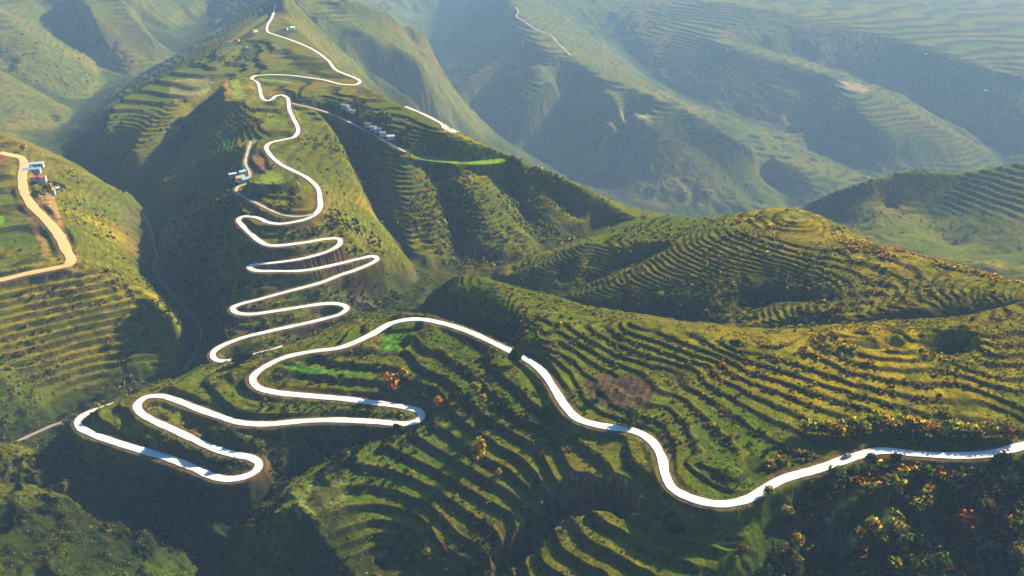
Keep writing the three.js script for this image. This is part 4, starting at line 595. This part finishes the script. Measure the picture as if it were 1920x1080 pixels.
function plant(tone, spots, where, group, shape) {
  spots.forEach((s) => { s[2] *= 1.2; });
  spots.sort((a, b) => a[0] / -a[1] - b[0] / -b[1]);
  const key = tone + where; const list = spots;
  list.forEach(([x, z, rad], n) => {
    const o = protoTrees[shape ?? (treeCount % 4)].clone(); treeCount++;
    o.name = numbered('tree'); o.position.set(x, landAt(x, z) - 0.25 * rad, z); o.rotation.y = treeCount * 2.4; o.scale.set(rad, rad * (0.92 + 0.16 * hash2(treeCount, 5)), rad);
    o.children[1].material = leafMats[tone];
    const ord = list.length === 1 ? '' : ORD[n + 1] + ' ';
    o.userData = { label: list.length === 1 ? `${tone} ${shape === 4 ? 'tall' : 'round'} tree ${where}` : `${ord}${tone} tree from the left ${where}`, category: 'tree', group };
    scene.add(o);
  });
}
const ROW = 'in the tree row above the white road', rowGroup = 'autumn trees in the row above the road';
plant('yellow green', [[141.2,-309.3,3.6], [158.8,-308.5,3.4], [163,-310.2,3.1], [167.2,-307.7,3.1], [175.4,-312,3.2], [181.1,-307.5,3.4], [185.9,-309.8,2.9], [208.6,-303.5,3.5], [212.8,-301.8,3.5], [224.2,-301,3.8]], ROW, rowGroup);
plant('green', [[146.4,-308.7,3.1], [171.2,-311.4,2.9], [203.3,-300.9,2.9], [204.8,-305,2.6]], ROW, rowGroup);
plant('orange', [[153.9,-305.4,3.3], [179.2,-312.6,2.6], [196.7,-304.4,3.2], [199.3,-303,2.9], [189.9,-308.1,2.9]], ROW, rowGroup);
plant('golden yellow', [[151,-307.9,3.3], [163.6,-307.2,2.8], [187.1,-307.4,3.2], [192.9,-305.7,3.5], [219.2,-301.3,3.8], [179.7,-309,2.6]], ROW, rowGroup);
plant('russet brown', [[229.3,-300.1,3.3], [233.8,-300.9,2.7]], ROW, rowGroup);
const BELOW = 'on the wooded slope below the white road', belowGroup = 'trees on the slope below the road';
plant('green', [[144.7,-280.4,3.5], [155.4,-285.1,1.9], [185.8,-282.2,2.8], [156,-252.2,2.3], [215.3,-256.7,3.1], [163,-248.6,3.1], [205.9,-255.6,3.4], [180.2,-247,2.9]], BELOW, belowGroup);
plant('dark green', [[220.9,-284.5,3.8], [174.7,-288.3,2.5], [121.5,-264.8,2.6], [220.9,-272.5,3.7], [207.1,-278.1,3.1], [169.1,-247.3,3.4], [194.5,-275,2.5], [142.2,-261.3,2.7], [163.6,-289,2.2], [153.2,-240.6,3.1]], BELOW, belowGroup);
plant('olive', [[157.9,-272.6,3.2], [167.4,-274,4.3], [182.1,-271.8,3.9], [177.7,-268.8,2.7], [206.3,-267.8,2.5], [163.9,-243,3.1], [161.3,-254.9,3.1], [163.6,-254.9,2.4], [186.9,-272,2.2], [192.3,-269.9,2], [211.1,-247.3,3.3], [112.3,-270.7,2]], BELOW, belowGroup);
plant('yellow green', [[120.5,-267,2.3], [153.6,-271.4,1.3], [135.6,-269.1,2.7], [137.9,-267,2.1], [157.4,-242,3.3], [131,-257.8,2.9], [144.2,-244.1,2.8]], BELOW, belowGroup);
plant('golden yellow', [[131.1,-271,2.4], [144,-266.9,1.8], [147.8,-265.2,2.4], [153,-255.7,2.8], [155.6,-251.4,2.3], [147.4,-264.2,2.4], [148.1,-256.3,1.8], [123.6,-259.3,2.3]], BELOW, belowGroup);
plant('orange', [[208.7,-266.2,2.2], [194.6,-267.2,2.5], [198.1,-267.1,2], [187.3,-270.3,2], [161.3,-269,2.4], [196.9,-264.6,2]], BELOW, belowGroup);
plant('red orange', [[199.6,-263.1,3.9], [195.7,-264,2.8], [198.5,-262.2,2.8]], BELOW, belowGroup);
plant('russet brown', [[192.5,-268.3,2.5], [147.4,-247.7,3.3], [96.4,-248.8,2.2], [117.5,-250.1,2]], BELOW, belowGroup);
plant('orange', [[-71.3,-394.8,4.2]], 'on the terrace inside the lower bend'); plant('golden yellow', [[-64.8,-400.5,2.6]], 'just behind the orange one inside the bend');
plant('orange', [[-42.5,-373.6,3.1]], 'beside the right hairpin of the loops'); plant('yellow green', [[-20.3,-375.7,2.4], [-16.3,-365.2,2.1]], 'in the hollow below the main road', 'trees in the hollow below the main road', 4);
plant('dark green', [[1.9,-396.7,3.5]], 'at the edge of the main road on the crest'); plant('green', [[-2.9,-358.8,3.8]], 'in the deepest part of the hollow'); plant('golden yellow', [[-17,-330.7,3.4]], 'standing alone on the terrace fan', undefined, 4);
plant('green', [[-22.6,-337.4,2.3]], 'beside the lone yellow tree on the fan'); plant('dark green', [[46.9,-351.6,2.3]], 'below the ploughed field'); plant('green', [[60.8,-332.3,3.4]], 'above the road at the foot of the ploughed field');
plant('dark green', [[-55.3,-328.5,1.4], [-33.3,-374,2.8], [-92.5,-343.1,2.7], [-83.9,-341.8,2.4], [-64.3,-361.6,2.5]], 'around the terraces under the loops', 'dark trees around the terraces under the loops');
plant('dark green', [[-175,-430.7,2.9], [-172.4,-433.4,3.3], [-169.7,-435.6,3.3]], 'at the foot of the switchbacks, hiding the road', 'dark trees at the foot of the switchbacks');
plant('golden yellow', [[-51.9,-327.5,1.2]], 'small on the upper edge of the fan'); plant('golden yellow', [[-6.8,-318.3,1.4]], 'small on a bank in the middle of the fan');
plant('golden yellow', [[-426.9,-691.3,4.6]], 'beside the white shed on the left hill'); plant('golden yellow', [[-508.7,-801.8,2.6]], 'at the top of the left hill', undefined, 4);
plant('green', [[60.3,-328.6,1.9]], 'low by the road edge below the saddle'); plant('olive', [[-40.9,-283.6,1.9]], 'under the tip of the terrace fan');

// ---------------------------------------------------------------- houses, sheds, car, pylon
const paint = (r, g, b, rough = 0.9) => new THREE.MeshStandardMaterial({ color: new THREE.Color().setRGB(r, g, b), roughness: rough });
const glass = new THREE.MeshStandardMaterial({ color: new THREE.Color().setRGB(0.03, 0.04, 0.05), roughness: 0.15 }), wood = paint(0.12, 0.07, 0.04);
const walls = { white: paint(0.3, 0.28, 0.24), cream: paint(0.62, 0.5, 0.3), earth: paint(0.4, 0.24, 0.13) }, roofs = { blue: paint(0.13, 0.26, 0.5, 0.6), white: paint(0.34, 0.36, 0.38, 0.7), red: paint(0.28, 0.06, 0.07), grey: paint(0.17, 0.16, 0.16), tan: paint(0.28, 0.18, 0.1) };
function house([x, z], turn, w, l, h, wall, roof, label, group) {
  const o = new THREE.Group(); o.name = numbered('house'); o.userData = { label, category: 'house' }; if (group) o.userData.group = group;
  const base = Math.min(...[[-1, -1], [1, -1], [1, 1], [-1, 1]].map(([a, b]) => landAt(x + a * w / 2, z + b * l / 2))), high = Math.max(...[[-1, -1], [1, -1], [1, 1], [-1, 1]].map(([a, b]) => landAt(x + a * w / 2, z + b * l / 2)));
  o.position.set(x, base * 0.3 + high * 0.7, z); o.rotation.y = turn;
  const add = (n, g, m, at, p = o) => { const q = new THREE.Mesh(g, m); q.name = n; q.position.set(...at); q.castShadow = q.receiveShadow = true; p.add(q); return q; };
  const gable = new THREE.Shape([new THREE.Vector2(-w / 2, -2), new THREE.Vector2(w / 2, -2), new THREE.Vector2(w / 2, h), new THREE.Vector2(0, h + w * 0.22), new THREE.Vector2(-w / 2, h)]);
  add('wall', new THREE.ExtrudeGeometry(gable, { depth: l, bevelEnabled: false }).translate(0, 0, -l / 2), walls[wall], [0, 0, 0]);
  const e = 0.5, rs = new THREE.Shape([[-w / 2 - e, h - e * 0.44], [0, h + w * 0.22], [w / 2 + e, h - e * 0.44], [w / 2 + e, h - e * 0.44 + 0.22], [0, h + w * 0.22 + 0.26], [-w / 2 - e, h - e * 0.44 + 0.22]].map((p) => new THREE.Vector2(...p)));
  const r = add('roof', new THREE.ExtrudeGeometry(rs, { depth: l + 0.8, bevelEnabled: false }).translate(0, 0.02, -l / 2 - 0.4), roofs[roof], [0, 0, 0]);
  add('ridge_cap', new THREE.CylinderGeometry(0.16, 0.16, l + 0.8, 6).rotateX(Math.PI / 2), roofs[roof], [0, h + w * 0.22 + 0.26, 0], r);
  add('door', new THREE.BoxGeometry(0.08, 2.1, 1.1), wood, [w / 2 + 0.04, 1.05, 0]);
  for (const s of [-0.3, 0.3]) { const f = add('window', new THREE.BoxGeometry(0.1, 1.2, 1.5), walls.white, [w / 2 + 0.05, 1.55, s * l]); add('pane', new THREE.BoxGeometry(0.04, 1, 1.3), glass, [0.05, 0, 0], f); }
  scene.add(o); return o;
}
house([-475.8,-760], -1.3, 5, 16, 2.6, 'white', 'white', 'long white roofed shed by the orange dirt road, farther of two');
house([-470,-745.3], -1.3, 5, 14, 2.6, 'white', 'blue', 'long pale blue roofed shed by the orange dirt road');
house([-452.7,-725.8], -1.2, 6, 10, 3, 'cream', 'red', 'dark red roofed farmhouse below the pale sheds');
house([-428.7,-698.7], -1.2, 4.5, 6, 2.8, 'white', 'white', 'small white shed next to the golden tree');
house([-433.5,-717.7], -0.8, 2.5, 3, 2.4, 'white', 'white', 'tiny white hut right of the small shed');
house([-257.3,-716.6], -0.9, 6, 8, 3.2, 'cream', 'tan', 'cream house with tan roof below the round field knob');
house([-249.7,-708.5], -0.9, 5, 7, 3, 'white', 'blue', 'bright blue roofed house beside the cream house');
house([-260.5,-732.7], -0.7, 4, 6, 3, 'white', 'blue', 'small blue roofed shed behind the cream house');
house([-273.5,-742.4], -1.0, 3, 7, 2.4, 'white', 'white', 'low white shed left of the knob houses');
for (const [n, p, w, l, wl, rf, lb] of [[0, [-199.9,-946.5], 6, 16, 'white', 'white', 'long white roofed house, topmost of the hamlet'], [1, [-194.3,-938.8], 6, 8, 'white', 'grey', 'white grey roofed house under the topmost hamlet house'], [2, [-187.7,-933.6], 6, 8, 'cream', 'tan', 'tan roofed house right of the grey roofed hamlet house'],
  [3, [-163.6,-890.3], 6, 11, 'white', 'grey', 'white house at the upper end of the lane settlement'], [4, [-157,-882.9], 6, 11, 'white', 'tan', 'second house of the lane settlement with tan roof'], [5, [-150.5,-876.5], 6, 12, 'white', 'white', 'white roofed house in the middle of the lane settlement'], [6, [-144.4,-866.9], 6, 9, 'cream', 'grey', 'cream grey roofed house below the white roofed middle house'], [7, [-133.6,-852.8], 6, 12, 'white', 'white', 'white roofed house at the lower end of the lane settlement']])
  house(p, 0.9 + 0.12 * n, w * 0.8, l * 0.7, 2.6, wl, rf, lb);
for (const [n, p, wl, rf, lb] of [[0, [-504.3,-1455.1], 'cream', 'tan', 'tan farmhouse on the western shelf, leftmost of its crest'], [1, [-486.2,-1442.6], 'earth', 'red', 'earth walled red roofed farmhouse on the western shelf crest'], [2, [-488.5,-1559.7], 'cream', 'tan', 'cream farmhouse left of the topmost road'], [3, [-452.8,-1386.4], 'white', 'grey', 'white grey roofed farmhouse below the western shelf crest'], [4, [-435.9,-1580], 'white', 'grey', 'white farmhouse right of the topmost road'], [5, [-426.6,-1596.2], 'cream', 'white', 'white roofed farmhouse farther right of the topmost road'],
  [6, [860.6,-3236.3], 'white', 'white', 'white farmhouse on the far right ridge'], [7, [1679.5,-2819.2], 'white', 'white', 'white farmhouse alone on the plateau slope'], [8, [1587.5,-3113.5], 'white', 'grey', 'grey roofed farmhouse high on the far plateau']])
  house(p, 0.5 + n, 6, 10, 3, wl, rf, lb);
{ // car on the main road
  const p = roads[0].pts, at = [155.7,-292.1]; let k = 0; p.forEach((q, n) => { if (Math.hypot(q[0] - at[0], q[1] - at[1]) < Math.hypot(p[k][0] - at[0], p[k][1] - at[1])) k = n; });
  const o = new THREE.Group(), a = p[k - 2], b = p[k + 2], yaw = Math.atan2(-(b[1] - a[1]), b[0] - a[0]); o.name = 'car'; o.userData = { label: 'small dark car on the white road below the terraced hill', category: 'car' };
  o.position.set(p[k][0] + 1.2 * Math.sin(yaw), p[k][2] + 0.1, p[k][1] + 1.2 * Math.cos(yaw)); o.rotation.y = yaw;
  const dark = new THREE.MeshPhysicalMaterial({ color: new THREE.Color().setRGB(0.02, 0.022, 0.026), roughness: 0.35, clearcoat: 1 }), tyre = paint(0.02, 0.02, 0.02), rim = new THREE.MeshStandardMaterial({ color: 0xb0b0b0, metalness: 0.8, roughness: 0.3 });
  const add = (n, g, m, at2, par = o) => { const q = new THREE.Mesh(g, m); q.name = n; q.position.set(...at2); q.castShadow = true; par.add(q); return q; };
  const side = new THREE.Shape([[-2.15, 0.35], [2.15, 0.35], [2.2, 0.75], [1.2, 0.92], [0.55, 1.42], [-1.2, 1.44], [-1.9, 0.98], [-2.2, 0.9]].map((q) => new THREE.Vector2(...q)));
  add('body', new THREE.ExtrudeGeometry(side, { depth: 1.6, bevelEnabled: true, bevelSize: 0.06, bevelThickness: 0.06, bevelSegments: 2 }).translate(0, 0, -0.8), dark, [0, 0, 0]);
  add('windscreen', new THREE.BoxGeometry(0.04, 0.62, 1.4).rotateZ(0.92), glass, [0.95, 1.2, 0]); add('rear_window', new THREE.BoxGeometry(0.04, 0.6, 1.35).rotateZ(-0.98), glass, [-1.62, 1.24, 0]);
  for (const s of [-1, 1]) { add('side_window', new THREE.BoxGeometry(1.5, 0.34, 0.03), glass, [-0.3, 1.17, s * 0.875]); add('headlight', new THREE.SphereGeometry(0.12, 8, 6), rim, [2.2, 0.72, s * 0.6]); add('tail_light', new THREE.BoxGeometry(0.05, 0.15, 0.3), paint(0.4, 0.02, 0.02), [-2.26, 0.82, s * 0.6]); for (const f of [-1.3, 1.35]) { const w = add('wheel', new THREE.CylinderGeometry(0.33, 0.33, 0.22, 16).rotateX(Math.PI / 2), tyre, [f, 0.33, s * 0.82]); add('hub', new THREE.CylinderGeometry(0.18, 0.18, 0.24, 10).rotateX(Math.PI / 2), rim, [0, 0, 0], w); } }
  scene.add(o);
}
{ // lattice pylon on the far ridge
  const at = [40.5,-3089.3], o = new THREE.Group(), steel = paint(0.5, 0.5, 0.5, 0.6); o.name = 'power_pylon'; o.userData = { label: 'grey lattice power pylon on the far middle ridge', category: 'pylon' }; o.position.set(at[0], landAt(at[0], at[1]), at[1]);
  const bar = (a, b, t) => { const d = new THREE.Vector3().subVectors(b, a), g = new THREE.CylinderGeometry(t, t, d.length(), 5); g.applyQuaternion(new THREE.Quaternion().setFromUnitVectors(new THREE.Vector3(0, 1, 0), d.clone().normalize())); g.translate((a.x + b.x) / 2, (a.y + b.y) / 2, (a.z + b.z) / 2); return g; };
  const V = (x, y, z) => new THREE.Vector3(x, y, z), hw = (y) => 2.6 * (1 - y / 26) + 0.35, body = [];
  const C = [[-1, -1], [1, -1], [1, 1], [-1, 1]], lv = [0, 6, 11, 15, 18.5, 21.5, 24];
  for (let q = 0; q < 4; q++) { const m = new THREE.Mesh(mergeGeometries([bar(V(C[q][0] * hw(0), -1, C[q][1] * hw(0)), V(C[q][0] * hw(24), 24, C[q][1] * hw(24)), 0.14)]), steel); m.name = 'leg'; o.add(m); for (let k = 0; k < lv.length - 1; k++) { const n = C[(q + 1) % 4], a = hw(lv[k]), b = hw(lv[k + 1]); body.push(bar(V(C[q][0] * a, lv[k], C[q][1] * a), V(n[0] * b, lv[k + 1], n[1] * b), 0.07), bar(V(n[0] * a, lv[k], n[1] * a), V(C[q][0] * b, lv[k + 1], C[q][1] * b), 0.07)); } }
  const br = new THREE.Mesh(mergeGeometries(body), steel); br.name = 'bracing'; o.add(br);
  for (const y of [17, 20.5, 23.5]) { const m = new THREE.Mesh(mergeGeometries([bar(V(-4.5, y, 0), V(4.5, y, 0), 0.12), bar(V(-4.5, y, 0), V(0, y + 1.3, 0), 0.07), bar(V(4.5, y, 0), V(0, y + 1.3, 0), 0.07)]), steel); m.name = 'cross_arm'; o.add(m); }
  o.traverse((m) => { m.castShadow = true; }); scene.add(o);
}

renderer.render(scene, camera);
